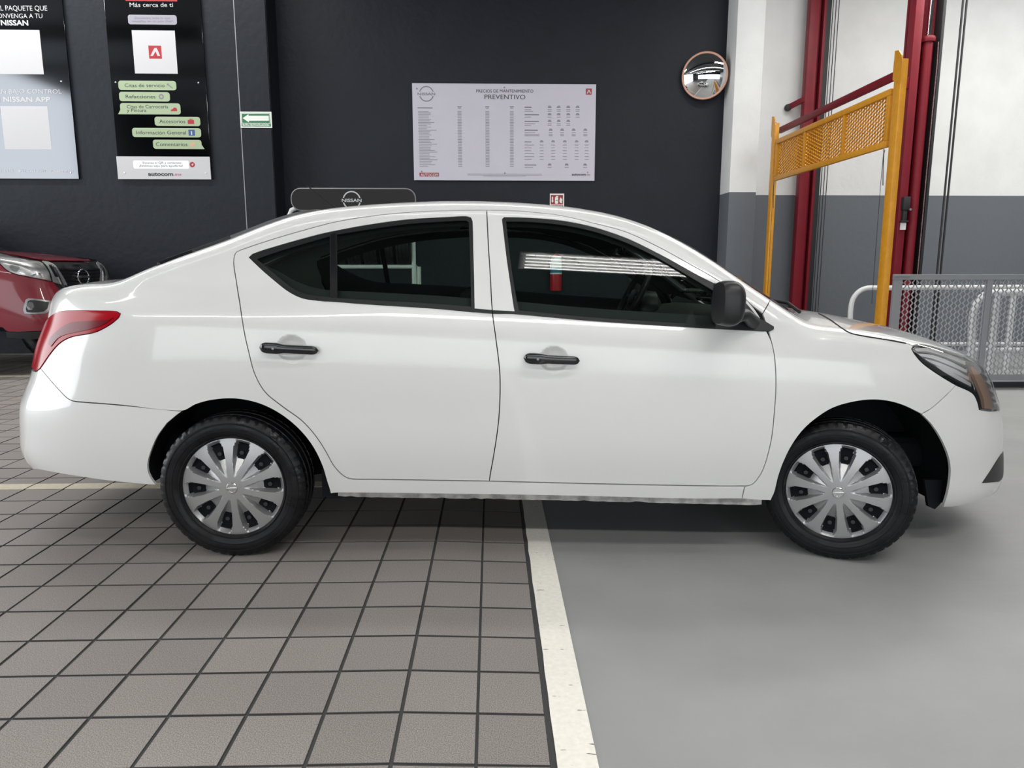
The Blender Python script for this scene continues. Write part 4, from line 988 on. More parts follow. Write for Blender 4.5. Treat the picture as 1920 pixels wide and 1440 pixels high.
# door windows, trims and mouldings
pair('window_trim', REAR_DLO, SIDE, BLACK_TRIM, rdoor, holes=[QUARTER, REAR_GL], inset=-.002, off=-.003, rim=.006, step=.03)
pair('quarter_glass', QUARTER, SIDE, GLASS, rdoor, inset=-.006, off=-.009, rim=0, step=.04)
pair('window_glass', REAR_GL, SIDE, GLASS, rdoor, inset=-.006, off=-.011, rim=0, step=.05)
pair('division_bar', [(620.5, 440), (629, 437.5), (630, 500), (630.5, 565), (620.5, 564.5), (620.5, 500)], SIDE, BLACK_GLOSS, rdoor, inset=0, off=.002, rim=.006, step=.03)
BELT_R = [(592, 557.5), (632, 560), (690, 564), (815, 572), (890, 579), (922.3, 582), (922.6, 588.3), (890, 585.5), (815, 578.6), (690, 570.6), (625, 565.6), (600, 564)]
BELT_F = [(924, 582.3), (966, 584.5), (1111, 597), (1293, 609), (1341, 612), (1432, 616.5), (1432, 621.5), (1341, 617), (1293, 614), (1111, 602), (966, 589.2), (924.3, 588.6)]
pair('belt_molding', BELT_R, SIDE, BLACK_TRIM, rdoor, inset=0, off=.005, rim=.008, step=.03)
pair('window_trim', FRONT_DLO, SIDE, BLACK_TRIM, fdoor, holes=[FRONT_GL], inset=-.002, off=-.003, rim=.006, step=.03)
pair('window_glass', FRONT_GL, SIDE, GLASS, fdoor, inset=-.006, off=-.011, rim=0, step=.05)
pair('belt_molding', BELT_F, SIDE, BLACK_TRIM, fdoor, inset=0, off=.005, rim=.008, step=.03)
pair('mirror_sail', SAIL, SIDE, BLACK_PLASTIC, fdoor, inset=0, off=.006, rim=.010, step=.02)
# dark seals lying behind the gaps between the panels
def strip(line, w):
    L = smooth_px(line, 9); t = np.gradient(L, axis=0); t /= np.linalg.norm(t, axis=1, keepdims=True); n = np.stack([-t[:, 1], t[:, 0]], 1)
    return [tuple(p) for p in np.concatenate([L+n*w, (L-n*w)[::-1]])]
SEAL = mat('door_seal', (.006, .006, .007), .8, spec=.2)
for line, par in ((GAP_B, rdoor), (RD_BOTTOM+[(438, 485), RD_TOP[0]]+RD_TOP[1:3], rdoor), (RD_TOP[2:], rdoor), (FD_TOP, fdoor), (FD_FRONT, fdoor), (FD_BOTTOM, fdoor)):
    pair('door_seal', strip(line, 6.0), SIDE, SEAL, par, inset=0, off=-.0095, rim=0, step=.04)
pair('panel_seal', strip([(1449, 557), (1440, 571), (1430, 588)], 5), (-.1, .8, -.58), SEAL, fender, inset=0, off=-.0095, rim=0, step=.04)
pair('panel_seal', strip([(1399, 911.5), (1396, 914), (1391, 935)], 5), SIDE, SEAL, fender, inset=0, off=-.0095, rim=0, step=.04)
pair('panel_seal', strip([(1728, 776), (1747, 765), (1782.4, 733), (1792, 722)], 5), (-.3, .8, -.4), SEAL, fender, inset=0, off=-.0095, rim=0, step=.04)
pair('panel_seal', strip(HOOD_GAP, 4), (-.1, .7, -.7), SEAL, fender, inset=0, off=-.0095, rim=0, step=.04)
pair('hood_gap_shade', strip([(1534, 587.5), (1546, 593.5), (1560, 602), (1575, 613), (1594, 624.4), (1619.5, 630.3), (1651.4, 635.3), (1699, 643.8)], 1.15), (-.1, .7, -.7), SEAL, (hood, hood), inset=0, off=.0006, rim=0, step=.04)  # black ribbon laid on top of the paint, standing in for the gap's shade
pair('panel_seal', strip(R_BUMP, 5), (.3, .8, -.4), SEAL, side, inset=0, off=-.0095, rim=0, step=.04)
# lamps
TAILRED = mat('tail_lens_red', lin((160, 7, 24)), .16, spec=.3)
tl_spec = TAIL_IN+[(80.6, 616), ('q', .44, .96), ('q', .42, .86), ('q', .465, .755), (69.4, 696)]
tl = pair('tail_light', tl_spec, (.55, .72, -.3), TAILRED, inset=.001, off=.004, rim=.02, step=.02)
DEEPRED = mat('tail_lens_dark_red', lin((104, 4, 18)), .2, spec=.3)
pair('inner_reflector', [(98, 632), (130, 607), (170, 602), (205, 600), (214, 596), (196, 609), (165, 619), (128, 627), (112, 634), (98, 650), (93, 645)], (.5, .75, -.3), DEEPRED, tl, inset=0, off=.0065, rim=.004, step=.03)
hl_spec = HEAD_LOW[::-1][0:0]+HEAD_LOW[1:]+HEAD_TOP[1:]+[('t', 1.975, .50), ('r', .46, .79), ('r', .462, .645)]+HEAD_BACK
class RidgeForm:
    """the lamp's bright inner bowl: the body form set back and fluted"""
    def __init__(s, f, dep): s.f, s.dep = f, dep
    def F(s, p):
        q = p[..., 2]+.34*p[..., 0]
        return s.f.F(p)+s.dep+.0075*np.sin(q*200)
hb = Body(RidgeForm(FORM, .020), SM); hb.t0, hb.t1 = 2.2, 5.4
LAMP_DARK = mat('lamp_bezel', (.012, .012, .014), .25)
r = CAR.panel('headlight', hl_spec, (-.5, .72, -.42), CLEAR, root, inset=.001, off=.003, rim=0, step=.02); hl = (r[0], r[1](root))
r = hb.panel('reflector', hl_spec, (-.5, .72, -.42), mat('lamp_chrome', (.62, .62, .63), .2, metal=.7), hl[0], inset=-.004, rim=0, step=.007); r[1](hl[1])
pair('bezel', [(1709.5, 653.5), (1713, 662), (1731, 682), (1763, 704.5), (1792, 721.5), (1823, 737), (1832, 752.4), (1836, 768.4), (1842, 769), (1839, 750), (1829, 731), (1796, 711), (1767, 693), (1738, 675), (1722, 661)], (-.45, .75, -.42), LAMP_DARK, hl, inset=0, off=-.008, rim=.008, step=.012)
LAMP_STREAK = mat('lamp_streak_white', (.93, .93, .94), .22, metal=.25, coat=.6)  # near-white strips put the chrome's bright reflected streaks into the colour
for streak in ([(1716, 652), (1740, 650.5), (1775, 660), (1812, 676), (1813, 683), (1774, 667.5), (1742, 657.5), (1720, 656.5)], [(1723, 661.5), (1750, 664), (1785, 677), (1815, 693), (1816, 699), (1784, 684.5), (1750, 671), (1728, 666.5)],
            [(1736, 671.5), (1762, 679), (1795, 693), (1819, 707), (1820, 713), (1794, 700.5), (1762, 686.5), (1742, 676.5)], [(1755, 684.5), (1778, 693), (1803, 706), (1823, 719), (1824, 725), (1801, 713.5), (1777, 700), (1761, 689.5)]):
    pair('reflector_streak', streak, (-.48, .73, -.42), LAMP_STREAK, hl, inset=0, off=-.006, rim=.010, step=.02)
AMBER = mat('indicator_amber', lin((224, 188, 164)), .22, metal=.3, coat=.6)
pair('indicator', [(1818, 706), (1826, 684), (1842, 700), (1856, 726), (1864, 752), (1867, 766), (1846, 766), (1843, 748), (1834, 728)], (-.5, .72, -.4), AMBER, hl, inset=0, off=-.009, rim=.006, step=.012)
pair('lamp_divider', [(1815, 690), (1822, 690), (1836, 722), (1846, 748), (1848, 767), (1843, 767), (1839, 748), (1829, 724)], (-.5, .72, -.4), CHROME, hl, inset=0, off=-.004, rim=.006, step=.012)
pair('fog_cover', [(1841, 905.5), (1858, 880), (1872, 858), (1880, 846), (1880.5, 870), (1879, 895), (1872, 903)], (-.5, .8, -.2), BLACK_PLASTIC, (fbump, fbump), inset=0, off=.003, rim=.01, step=.02)
gr = joined('grille', [('r', 0, .79), ('r', .25, .785), ('r', .39, .765), ('r', .42, .70), ('r', .33, .60), ('r', .25, .555), ('r', 0, .545)], (-.95, .05, -.3), BLACK_PLASTIC, step=.03, off=.004, rim=.01)
for a0, a1 in ((.30, .40), (.13, .20)):
    joined('chrome_strip', [('r', a0, .60 if a0 > .2 else .565), ('r', a1, .765), ('r', a1-.03, .772), ('r', a0-.035, .60 if a0 > .2 else .565)], (-.95, .3, -.1), CHROME, gr, step=.02, off=.012, rim=.008) if a0 > .2 else None
joined('lower_intake', [('r', 0, .42), ('r', .40, .42), ('r', .46, .31), ('r', 0, .30)], (-.95, .05, -.1), BLACK_PLASTIC, fbump, step=.03, off=.003, rim=.008)

# door handles
for (pa, pb, par) in (((486, 651.5), (597.5, 657.5), rdoor), ((981.5, 671.5), (1087.5, 676.5), fdoor)):
    A, B = CAR.at(*pa, -.868), CAR.at(*pb, -.868)
    for sgn, pr in ((1, par[0]), (-1, par[1])):
        n = 26; rings = []
        for i in range(n+1):
            t = i/n; c = A+(B-A)*t; e = math.sqrt(max(0, 1-(2*max(0, .14-t)/.28 if t < .14 else 2*max(0, t-.88)/.24)**2))
            hz = (.0225 if t < .3 else .0225-.005*min(1, (t-.3)/.12))*max(e, .02); hy = .013*max(e, .02); bow = .006*math.sin(math.pi*t)
            rings.append([(c[0], sgn*(c[1]-bow+hy*math.copysign(abs(math.cos(a))**.7, math.cos(a))), c[2]+hz*math.copysign(abs(math.sin(a))**.7, math.sin(a))) for a in [2*math.pi*k/16 for k in range(16)]])
        mb = MB(); V = mb.quadgrid(rings, closed_v=True); mb.bm.faces.new(V[0]); mb.bm.faces.new(V[-1])
        h = mb.build('door_handle', BLACK_GLOSS, pr, smooth=50)
        q = A+(B-A)*.25; MB().lathe([(0, -.002), (.005, -.001), (.006, .003)], 14, 'y', (q[0], sgn*(q[1]-.019), q[2])).build('lock_cylinder', DULL_METAL, pr, smooth=40)
        q = A+(B-A)*.12; e_ = A+(B-A)*.88
        mb = MB()
        for w in (q, e_): mb.box((w[0], sgn*(w[1]+.018), w[2]), (.022, .03, .02), bevel=.004)
        mb.build('handle_foot', BLACK_TRIM, pr, smooth=40)
# door mirrors
mc = CAR.at(1368.5, 569, -.945)
for sgn, pr in ((1, fdoor[0]), (-1, fdoor[1])):
    rings = []; nu, nv = 26, 30
    for i in range(nu+1):
        u = -math.pi/2+math.pi*i/nu; row = []
        for k in range(nv):
            v = 2*math.pi*k/nv
            f = lambda w, e: math.copysign(abs(w)**e, w)
            x = f(math.sin(u), .8); cu = f(math.cos(u), .55 if x < 0 else .82)
            X = .050*x if x > 0 else -.046*min(1, -x*1.6)
            yy = .085*cu*f(math.cos(v), .62); zz = .089*cu*f(math.sin(v), .62)*(1-.10*max(0, x))
            if x < 0: yy *= 1+.0*x; zz *= 1
            row.append((mc[0]+X-.0+.10*(-yy)*.28*-1*(-1), sgn*(mc[1]+yy), mc[2]+zz+.04*yy*-1*.4))
        rings.append(row)
    mb = MB(); mb.quadgrid(rings, closed_v=True); bmesh.ops.remove_doubles(mb.bm, verts=mb.bm.verts[:], dist=1e-5)
    sm_ = mb.build('side_mirror', BLACK_PLASTIC, pr, smooth=55)
    a = CAR.at(1398, 590, -.86); b = CAR.at(1412, 604, -.80)
    mb = MB().tube([(mc[0]+.02, sgn*(mc[1]+.05), mc[2]-.06), (a[0], sgn*a[1], a[2]), (b[0], sgn*b[1], b[2])], [.03, .024, .03], 12); mb.build('mirror_foot', BLACK_PLASTIC, pr, smooth=60)
# antenna and wiper
a, b = CAR.at(634, 393, -.05), CAR.at(573.5, 346.5, -.05)
mb = MB().tube([a, b], [.0035, .0022], 8); an = mb.build('antenna', BLACK_TRIM, root, smooth=60)
MB().tube([a-(b-a)*.06, a+(b-a)*.16], [.008, .005], 10).build('antenna_base', BLACK_TRIM, an, smooth=60)
for y0, y1 in ((-.62, -.05), (-.02, .55)):
    MB().tube([(1.235-.3*y0*y0, y0, FORM.H(np.array(1.235-.3*y0*y0), np.array(abs(y0))).item()+.02), (1.21-.2*((y0+y1)/2)**2, (y0+y1)/2, 1.085), (1.22-.3*y1*y1, y1, FORM.H(np.array(1.22-.3*y1*y1), np.array(abs(y1))).item()+.022)], .008, 8).build('wiper', BLACK_TRIM, root, smooth=60)
# underside: pinch weld, floor pan, wheel housings
SILLW = mat('dirty_sill_paint', (.42, .41, .39), .6, noise=(22, .45, 6))
top_l = smooth_px([(634, 925), (829, 927), (1059, 930.3), (1288, 936), (1389, 937.5), (1428, 939.5)], 12); bot_l = []
for x in top_l[:, 0]:
    bot_l.append((x, float(np.interp(x, [618, 646, 783, 1013, 1242, 1426], [926, 931.5, 933.6, 937.3, 943, 947.3]))+.35*math.sin(x*.31)-(1.6 if RNG.random() < .10 else 0)))
for sgn in (1, -1):
    P_ = [CAR.at(*p, -.765)*np.array([1, sgn, 1]) for p in top_l]; Q_ = [CAR.at(*p, -.762)*np.array([1, sgn, 1]) for p in bot_l]
    mb = MB(); mb.quadgrid([[p+np.array([0, 0, .02]) for p in P_], Q_, [q+np.array([0, .006*sgn, 0]) for q in Q_], [p+np.array([0, .006*sgn, .02]) for p in P_]]); mb.build('pinch_weld', SILLW, root)
mb = MB().box((.03, 0, .25), (1.7, 1.30, .05), bevel=.01); mb.box((0, 0, .30), (1.9, 1.5, .12)); mb.box((0, .1, .19), (2.0, .12, .08), bevel=.03)
mb.box((-1.75, 0, .42), (.95, 1.2, .14), bevel=.05); mb.box((1.65, 0, .40), (.7, 1.0, .16), bevel=.04); mb.box((-1.3, 0, .303), (.09, 1.3, .09)); mb.box((1.3, 0, .303), (.09, 1.2, .09))
mb.build('underbody', DARK_VOID, root)
for hx, arc in ((-1.3, REAR_ARCH+REAR_ARCH2[1:]), (1.3, FRONT_ARCH2+FRONT_ARCH[1:])):
    L = CAR.lift_px(smooth_px(arc, 10)); N_ = gradient(FORM, L); c0 = np.array([hx, 0, .303])
    out = (L-c0)*np.array([1, 0, 1]); out /= np.linalg.norm(out, axis=1, keepdims=True)
    for sgn in (1, -1):
        rows = [L-N_*.009+out*.004, L-N_*.03+out*.02]
        for yy in (.60, .42): q = L+out*.02; q[:, 1] = -yy; rows.append(q)
        q = np.repeat(np.array([[hx, -.42, .20]]), len(L), 0); rows.append(q)
        mb = MB(); mb.quadgrid([[tuple(v*np.array([1, sgn, 1])) for v in r_] for r_ in rows]); mb.build('wheel_housing', DARK_VOID, root, smooth=60)
# mud flap tips seen behind the front wheel
g = [CAR.at(*p, -.66) for p in ((1733, 900), (1768, 900), (1764, 944), (1753, 955), (1741, 950))]; MB().prism(g, (0, .02, 0)).build('splash_guard', DARK_VOID, root)

# ---- wheels
def tread_tire(R=.304, r=.209, w=.185, n=300):
    mb = MB(); prof = tire_prof(R, r, w); rows = []
    for k in range(n):
        a = 2*math.pi*k/n; row = []
        for i, (q, y) in enumerate(prof):
            if abs(y) > w*.27 and q > R-.022 and k % 6 == 0: q -= .0032
            row.append((q*math.cos(a), y, q*math.sin(a)))
        rows.append(row)
    mb.quadgrid(rows, closed_u=True, closed_v=True)
    for rr_, hh in ((.246, .0016), (.272, .0022), (.219, .002)):       # raised rings on the side walls
        for s in (-1, 1):
            yb = s*np.interp(rr_, [.221, .2565, .284], [w*.5, w*.54, w*.5])
            mb.lathe([(rr_-.004, yb-s*.002), (rr_-.002, yb+s*hh), (rr_+.002, yb+s*hh), (rr_+.004, yb-s*.002)], 72, 'y')
    return mb
def cap_height(r, th):
    R = .214; t = r/R
    dome = .020*(1-t*t)+.004
    ph = (th/(2*math.pi)*10) % 1.0; dphi = abs(ph-.5)*2*math.pi/10*r           # distance from the spoke's centre line
    w = np.interp(r, [.03, .055, .09, .13, .17, .20], [.030, .0125, .0135, .016, .0215, .036])
    k = int(th/(2*math.pi)*10+.0) % 2
    e = (dphi-w)/np.interp(r, [.05, .12, .2], [.003, .006, .005]); side_ = min(1, max(0, e)); side_ = side_*side_*(3-2*side_)
    depth = .034*min(1, max(0, (r-.052)/.075))*min(1, max(0, (.205-r)/.022))
    return dome-side_*depth, side_ > .97 and .118 < r < .193 and dphi > w+.0035
def hubcap():
    bm = bmesh.new(); nr, na = 46, 260; rs = [.004+(.2105-.004)*i/nr for i in range(nr+1)]
    V = []; hole = {}
    for i, r_ in enumerate(rs):
        row = []
        for k in range(na):
            th = 2*math.pi*k/na; h_, ho = cap_height(r_, th); hole[(i, k)] = ho
            row.append(bm.verts.new((r_*math.cos(th), -h_, r_*math.sin(th))))
        V.append(row)
    edge = [bm.verts.new((.2145*math.cos(2*math.pi*k/na), .004, .2145*math.sin(2*math.pi*k/na))) for k in range(na)]; V.append(edge)
    for i in range(len(V)-1):
        for k in range(na):
            f = bm.faces.new([V[i][k], V[i+1][k], V[i+1][(k+1) % na], V[i][(k+1) % na]]); f.smooth = True
            if i < nr and hole[(i, k)] and hole[(i+1, k)] and hole[(i, (k+1) % na)]: f.material_index = 1
    bmesh.ops.recalc_face_normals(bm, faces=bm.faces[:])
    return bm
bm = hubcap(); cap_me = bpy.data.meshes.new('hubcap'); bm.to_mesh(cap_me); bm.free(); cap_me.materials.append(SILVER); cap_me.materials.append(DARK_VOID); cap_me.set_sharp_from_angle(angle=math.radians(38))
mb = MB().lathe([(0, -.002), (.021, -.002), (.024, .001), (.027, .004), (.027, .010)], 32, 'y'); mb.lathe([(.0155, -.002), (.0165, -.006), (.0205, -.006), (.0215, -.002)], 32, 'y'); mb.box((0, -.005, 0), (.046, .004, .010), bevel=.001)
emb = mb.build('emblem', mat('emblem_chrome', (.62, .62, .62), .2, metal=.9), None, smooth=35); emb_me = emb.data; bpy.data.objects.remove(emb)
tire_o = tread_tire().build('tire', RUBBER, root, smooth=40); tire_me = tire_o.data; bpy.data.objects.remove(tire_o)
lug_mb = MB()
for k in range(10):
    a = 2*math.pi*k/10; lug_mb.lathe([(0, -.002), (.009, -.002), (.0105, .002), (.0105, .01)], 8, 'y', (.148*math.cos(a), -.006, .148*math.sin(a)))
lug = lug_mb.build('rim_hole', mat('rim_steel', (.05, .05, .055), .4, metal=.6), None, smooth=30); lug_me = lug.data; bpy.data.objects.remove(lug)
drum_mb = MB().lathe([(0, .02), (.20, .02), (.207, -.02), (.209, .06), (.20, .07)], 40, 'y'); drum = drum_mb.build('steel_rim', DARK_VOID, None, smooth=40); drum_me = drum.data; bpy.data.objects.remove(drum)
for hx, sgn, steer, spin in ((-1.3, 1, 0, -.07), (1.3, 1, -25, -.18), (-1.3, -1, 0, .5), (1.3, -1, -25, .9)):
    M = Matrix.Translation((hx, -.745*sgn, .304)) @ Matrix.Rotation(math.radians(steer), 4, 'Z') @ Matrix.Rotation(0 if sgn > 0 else math.pi, 4, 'Z') @ Matrix.Rotation(spin, 4, 'Y')
    w = bpy.data.objects.new('tire', tire_me); COL.objects.link(w); w.parent = root; w.matrix_local = M
    for nm, me_, dy in (('hubcap', cap_me, -.071), ('emblem', emb_me, -.0955), ('rim_hole', lug_me, -.055), ('steel_rim', drum_me, -.04)):
        c_ = bpy.data.objects.new(nm, me_); COL.objects.link(c_); c_.parent = w; c_.location = (0, dy, 0)
        if nm == 'rim_hole': c_['kind'] = 'stuff'
# ---- cabin
TRIM = mat('cabin_trim', (.050, .052, .054), .7); LINER = mat('cabin_headliner', (.40, .40, .38), .85); SEATF = mat('seat_fabric', (.022, .023, .026), .85, noise=(90, .2))
pair('door_card', [p for p in RD_TOP[:-1]+GAP_B+RD_BOTTOM[1:]], SIDE, TRIM, rdoor, holes=[[(486, 487), (520, 471.5), (600, 447.5), (690, 429.5), (765, 419), (840, 414), (874, 412.8), (879, 416), (881.5, 480), (883.5, 552), (815, 547), (690, 540), (600, 535), (555, 522), (515, 500)]], inset=.01, off=-.045, rim=0, step=.06)
pair('door_card', FD_TOP[:-1]+FD_FRONT+FD_BOTTOM[1:-1]+rev(GAP_B)[:-1], SIDE, TRIM, fdoor, holes=[[(949, 414.5), (990, 415), (1051, 420.5), (1111, 432.5), (1170, 452.5), (1217, 474), (1262, 499), (1305, 525), (1339, 545), (1341, 586), (1293, 583), (1111, 571), (968, 558), (964, 535), (956, 480)]], inset=.01, off=-.045, rim=0, step=.06)
pair('pillar_trim', [(468, 478), (455, 467.5), (515, 447.5), (590, 426), (690, 406), (840, 395)]+[('t', -.4, .5), ('t', -.8, .5), ('t', -1.08, .5), ('t', -1.3, .57), ('t', -1.5, .62), ('t', -1.62, .66)]+[(330, 545), (440, 560), (445, 520)], (.1, .8, -.6), LINER, side, inset=0, off=-.03, rim=0, step=.05)
joined('headliner', [('t', -1.12, 0), ('t', -1.12, .40), ('t', -.8, .50), ('t', -.4, .51), ('t', .1, .50), ('t', .32, .47), ('t', .26, .3), ('t', .22, 0)], (0, .12, -.99), LINER, roofp, step=.06, off=-.03, rim=0)
pair('pillar_trim', [(960, 396), (1051, 405), (1111.5, 419), (1172, 436), (1232, 463), (1293, 496), (1338, 521.5), (1383.5, 550), (1407, 571)]+rev(SHIELD_EDGE)+[('t', .12, .46), ('t', -.1, .5)], (0, .8, -.6), TRIM, side, inset=0, off=-.028, rim=0, step=.05)
dsec = [(.62, .90), (.63, .985), (.70, 1.03), (.82, 1.045), (1.0, 1.04), (1.15, 1.02), (1.17, .70), (.72, .62), (.64, .70)]
mb = MB(); mb.quadgrid([[(x+.03*(1-(y/.66)**2), y, z-(.015 if abs(y) > .5 else 0)) for x, z in dsec] for y in np.linspace(-.66, .66, 13)], closed_v=True)
dash = mb.build('dashboard', mat('dash_dark', (.028, .030, .031), .55), root, smooth=50)
MB().lathe([(.0, .0), (.10, 0), (.115, .03), (.11, .10), (.06, .13), (0, .135)], 24, 'x', (.60, .35, 1.0)).build('instrument_hood', BLACK_PLASTIC, dash, smooth=50)
for y in (-.55, -.08, .08): MB().lathe([(.02, -.004), (.03, -.012), (.036, -.004), (.036, .02)], 20, 'x', (.635, y, .97)).build('air_vent', BLACK_GLOSS, dash, smooth=40)
sw = CAR.at(1186, 556, .36); swM = Matrix.Translation(Vector(sw)) @ Matrix.Rotation(math.radians(26), 4, 'Y')
mb = MB().tube([(.0, .185*math.cos(a), .185*math.sin(a)) for a in [2*math.pi*k/40 for k in range(41)]], .017, 10, caps=False)
mb.box((.012, 0, 0), (.04, .16, .10), bevel=.02); mb.bar((.01, -.17, .0), (.012, -.06, 0), .03, .014); mb.bar((.01, .17, .0), (.012, .06, 0), .03, .014); mb.bar((.01, 0, -.17), (.012, 0, -.04), .04, .014); mb.tube([(.03, 0, 0), (.20, 0, -.01)], .035, 12)
bmesh.ops.transform(mb.bm, matrix=swM, verts=mb.bm.verts[:]); mb.build('steering_wheel', mat('wheel_leather', (.02, .021, .022), .38), root, smooth=50)
def seat(x, y, w, name):
    mb = MB().box((x+.05, y, .50), (.52, w, .18), Matrix.Rotation(math.radians(-8), 3, 'Y'), bevel=.06)
    mb.box((x-.26, y, .74), (.15, w*.96, .50), Matrix.Rotation(math.radians(-20), 3, 'Y'), bevel=.06); return mb.build(name, SEATF, root, smooth=60)
for y in (-.36, .36):
    s_ = seat(.06, y, .50, 'front_seat'); MB().box((-.33, y, 1.06), (.09, .26, .13), Matrix.Rotation(math.radians(-14), 3, 'Y'), bevel=.04).build('headrest', SEATF, s_, smooth=60)
seat(-.78, 0, 1.25, 'rear_bench')
MB().box((-1.45, 0, 1.035), (.52, 1.16, .03), bevel=.01).build('parcel_shelf', TRIM, root)
q = CAR.at(1160, 466, 0); mb = MB().box(q, (.035, .24, .07), bevel=.016).tube([Vector(q)+Vector((.01, 0, .02)), Vector(q)+Vector((.09, 0, .06))], .009, 8); mb.build('rear_view_mirror', BLACK_GLOSS, root, smooth=50)
q = CAR.at(722, 520, .0)
# ------------------------------------------------------------------ the red pickup at the left edge
th = math.radians(3.0)
nose = onY(163, 515, 5.1)
TM = Matrix.Translation((nose[0]-.05, 5.1, 0)) @ Matrix.Rotation(-th, 4, 'Z')
truck = thing('pickup_truck', 'red pickup truck with a dark grille, its nose showing at the left edge', 'truck')
truck.matrix_world = TM
TR = Body(TruckForm(), TM); TR.t0, TR.t1 = 6.0, 14.0
def tjoin(name, spec, D, m, parent=None, **k): return TR.panel(name, spec, D, m, parent or truck, mirror='join', **k)[0]
def tpair(name, spec, D, m, parents=None, **k):
    a, b = parents or (truck, truck); r = TR.panel(name, spec, D, m, a, **k); return r[0], r[1](b)
FWD = (-.72, .66, -.22)
thood = tjoin('hood', [('t', -1.32, 0), ('t', -1.28, .80), ('t', -.8, .82), (-30, 468), (0, 471.7), (34, 477.4), (69, 483.7), (97.4, 487.7), (126, 488.4), (146, 488.5), ('r', 0, 1.285)], (-.3, .2, -.93), RED_PAINT, step=.05)
tbump = tjoin('front_bumper', [('r', 0, .93), ('r', .45, .935), (99.7, 529), (57, 520.8), (23, 512.8), (9, 504.8), (0, 495.6), (-30, 487), ('s', -.62, 1.0), ('s', -.60, .60), (5.5, 614.4), (14, 621.5), (75, 620.7), ('r', .45, .47), ('r', 0, .47)], FWD, RED_PAINT, step=.05)
tpair('front_fender', [('s', -.62, .60), ('s', -.62, 1.0), (-30, 487), (-30, 468), ('t', -.8, .83), ('t', -1.28, .81), ('s', -2.3, 1.25), ('s', -2.3, .5), ('s', -1.5, .5), ('s', -1.42, .8), ('s', -1.2, .95), ('s', -.95, .97), ('s', -.75, .88)], (0, .8, -.6), RED_PAINT, step=.07)
tgr = tjoin('grille', [('r', 0, 1.275), ('r', .45, 1.27), ('r', .60, 1.24), ('r', .50, .935), ('r', 0, .93)], (-.9, .1, -.3), BLACK_PLASTIC, step=.05, off=-.012)
for k in range(6):
    z = .96+.042*k; tjoin('grille_bar', [('r', 0, z), ('r', .36+.012*k, z), ('r', .362+.012*k, z+.018), ('r', 0, z+.018)], (-.95, .1, -.2), BLACK_GLOSS, tgr, step=.05, off=.004, rim=.012, inset=0)
tjoin('hood_edge_plate', [('r', 0, 1.235), ('r', .07, 1.235), ('r', .08, 1.245), ('r', 0, 1.248)], (-.95, .1, -.2), CHROME, tgr, step=.05, off=.008, rim=.01, inset=0)
tpair('chrome_bar', [('r', .365, .93), ('r', .445, 1.22), ('r', .47, 1.22), ('r', .395, .93)], FWD, CHROME, (tgr, tgr), off=.014, rim=.02, inset=0, step=.03)
hs = tpair('headlight_surround', [(79, 489.4), (92, 491.5), (99, 495), (104, 499), (120, 523), (126, 536), (112, 533), (99, 529), (93.5, 509.5), (86.5, 498)], FWD, mat('satin_chrome', (.62, .62, .63), .25, metal=.8), off=.006, inset=0, step=.03)
tpair('side_vent', [(90.5, 497), (97, 497), (102, 500), (110, 520), (102.5, 518.8)], FWD, BLACK_GLOSS, hs, off=.009, rim=.006, inset=0, step=.02)
thl = tpair('headlight', [(-34, 464), (0, 473), (49, 485), (77, 489.2), (86, 498), (93, 509.5), (98.5, 528), (92, 526.7), (57, 519.8), (23, 511.8), (9, 503.8), (0, 494.6), (-34, 484)], FWD, CLEAR, off=.006, rim=0, inset=0, step=.04)
tpair('reflector', [(-33, 465), (0, 474), (49, 486), (76, 490), (85, 498.5), (92, 510), (97, 527), (92, 525.7), (57, 518.8), (23, 510.8), (9, 502.8), (0, 493.6), (-33, 483)], FWD, mat('lamp_satin', (.60, .61, .62), .28, metal=.5, noise=(14, .35)), thl, off=-.006, rim=0, inset=0, step=.04)
tpair('projector_ring', [(20, 497), (26, 494), (35, 496), (37, 503), (32, 509), (22, 507), (18, 502)], FWD, DULL_METAL, thl, off=.0, rim=.01, inset=0, step=.02)
tpair('lamp_bar', [(57, 517), (72, 511), (80, 514), (82, 519), (79, 520), (76, 515.5), (71, 514.5), (61, 519)], FWD, CHROME, thl, off=.0, rim=.006, inset=0, step=.02)
fg = tpair('fog_lamp_bezel', [(43.5, 581), (48, 562), (53, 559.6), (75, 561.5), (96, 564.4), (92, 582), (84, 588), (60, 589), (46, 588)], FWD, mat('satin_grey', (.30, .30, .31), .3, metal=.8), (tbump, tbump), off=.008, rim=.015, inset=0, step=.03)
tpair('fog_lamp_recess', [(48.5, 580), (52, 565), (56, 562.8), (75, 564.5), (91, 567), (88, 579), (82, 584), (60, 586), (50, 585)], FWD, BLACK_PLASTIC, fg, off=.011, rim=.006, inset=0, step=.02)
tpair('fog_lamp', [(50, 571), (55, 566), (61, 568), (63.5, 575), (60, 581), (53, 581), (50, 577)], FWD, mat('fog_glass', (.16, .16, .17), .1, coat=1), fg, off=.016, rim=.006, inset=0, step=.02)
tjoin('bumper_valance', [(10, 622.5), (14, 622.3), (75, 621.6), ('r', .45, .465), ('r', 0, .465), ('r', 0, .36), ('r', .45, .36), (60, 637), (12, 634)], FWD, BLACK_PLASTIC, step=.05, off=-.01)
tjoin('skid_strip', [(11, 634), (30, 637.2), (52, 637), (52, 639), (28, 639.4), (10, 636)], FWD, DULL_METAL, tbump, step=.05, off=.002, inset=0, rim=.01) if False else None
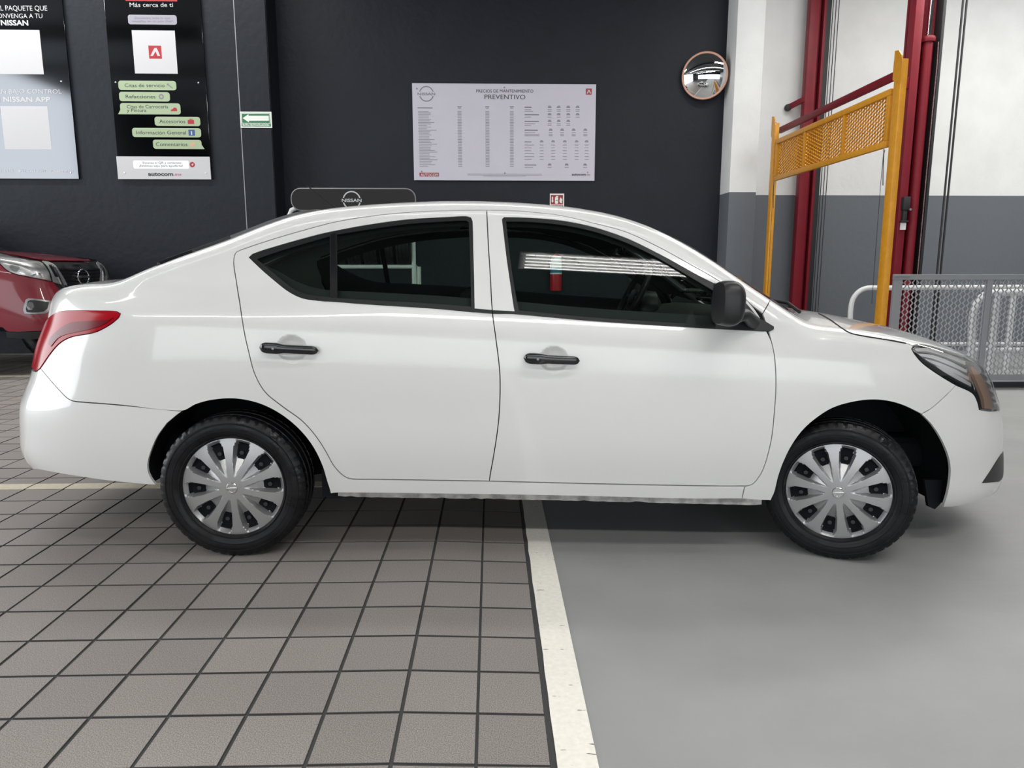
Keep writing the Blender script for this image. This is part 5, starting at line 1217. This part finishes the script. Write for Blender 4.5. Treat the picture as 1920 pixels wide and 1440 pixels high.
# round badge: a ring crossed by a bar
q = TR.lift(('r', 0, 1.09)); c = Vector((q[0]+.012, 0, q[2]))
mb = MB()
mb.tube([(c.x-.004*abs(math.cos(a)), c.y+.105*math.cos(a), c.z+.088*math.sin(a)) for a in [2*math.pi*k/36 for k in range(37)]], .010, 8, caps=False)
mb.box((c.x+.002, c.y, c.z), (.014, .25, .026), bevel=.004); mb.build('emblem', CHROME, truck, smooth=50)
tjoin('windshield', [('t', -1.36, 0), ('t', -1.34, .74), ('t', -2.2, .62), ('t', -2.25, 0)], (0, .1, -.99), BLACK_GLOSS, step=.08, off=.004, rim=0)
tjoin('cowl', [('t', -1.31, 0), ('t', -1.29, .80), ('t', -1.37, .80), ('t', -1.38, 0)], (0, .1, -.99), BLACK_PLASTIC, step=.05)
tpair('a_pillar', [('t', -1.36, .745), ('t', -1.34, .80), ('t', -2.2, .68), ('t', -2.22, .625)], (0, .5, -.85), RED_PAINT, step=.06)
tjoin('cab_roof', [('t', -2.27, 0), ('t', -2.22, .62), ('t', -3.9, .60), ('t', -3.9, 0)], (0, .1, -.99), RED_PAINT, step=.12)
SD = (0, .85, -.5)
cd = tpair('front_door', [('s', -2.32, .5), ('s', -2.32, 1.30), ('s', -3.4, 1.30), ('s', -3.4, .5)], SD, RED_PAINT, step=.1)
tpair('window_glass', [('s', -1.72, 1.34), ('s', -2.30, 1.74), ('s', -3.3, 1.76), ('s', -3.3, 1.34)], SD, BLACK_GLOSS, cd, off=-.004, step=.1)
tpair('rear_panel', [('s', -3.41, .5), ('s', -3.41, 1.30), ('s', -4.1, 1.30), ('s', -4.1, .5)], SD, RED_PAINT, step=.1)
mb = MB().box((-1.25, 0, .75), (1.9, 1.5, .5)); mb.build('inner_structure', DARK_VOID, truck)
tt = tread_tire(.385, .22, .24, 144).build('tire', RUBBER, truck, smooth=40)
tt.location = (-.98, -.80, .385); tt.rotation_euler = (0, 0, math.radians(-6))
t2 = bpy.data.objects.new('tire', tt.data); COL.objects.link(t2); t2.parent = truck; t2.location = (-.98, .80, .385)
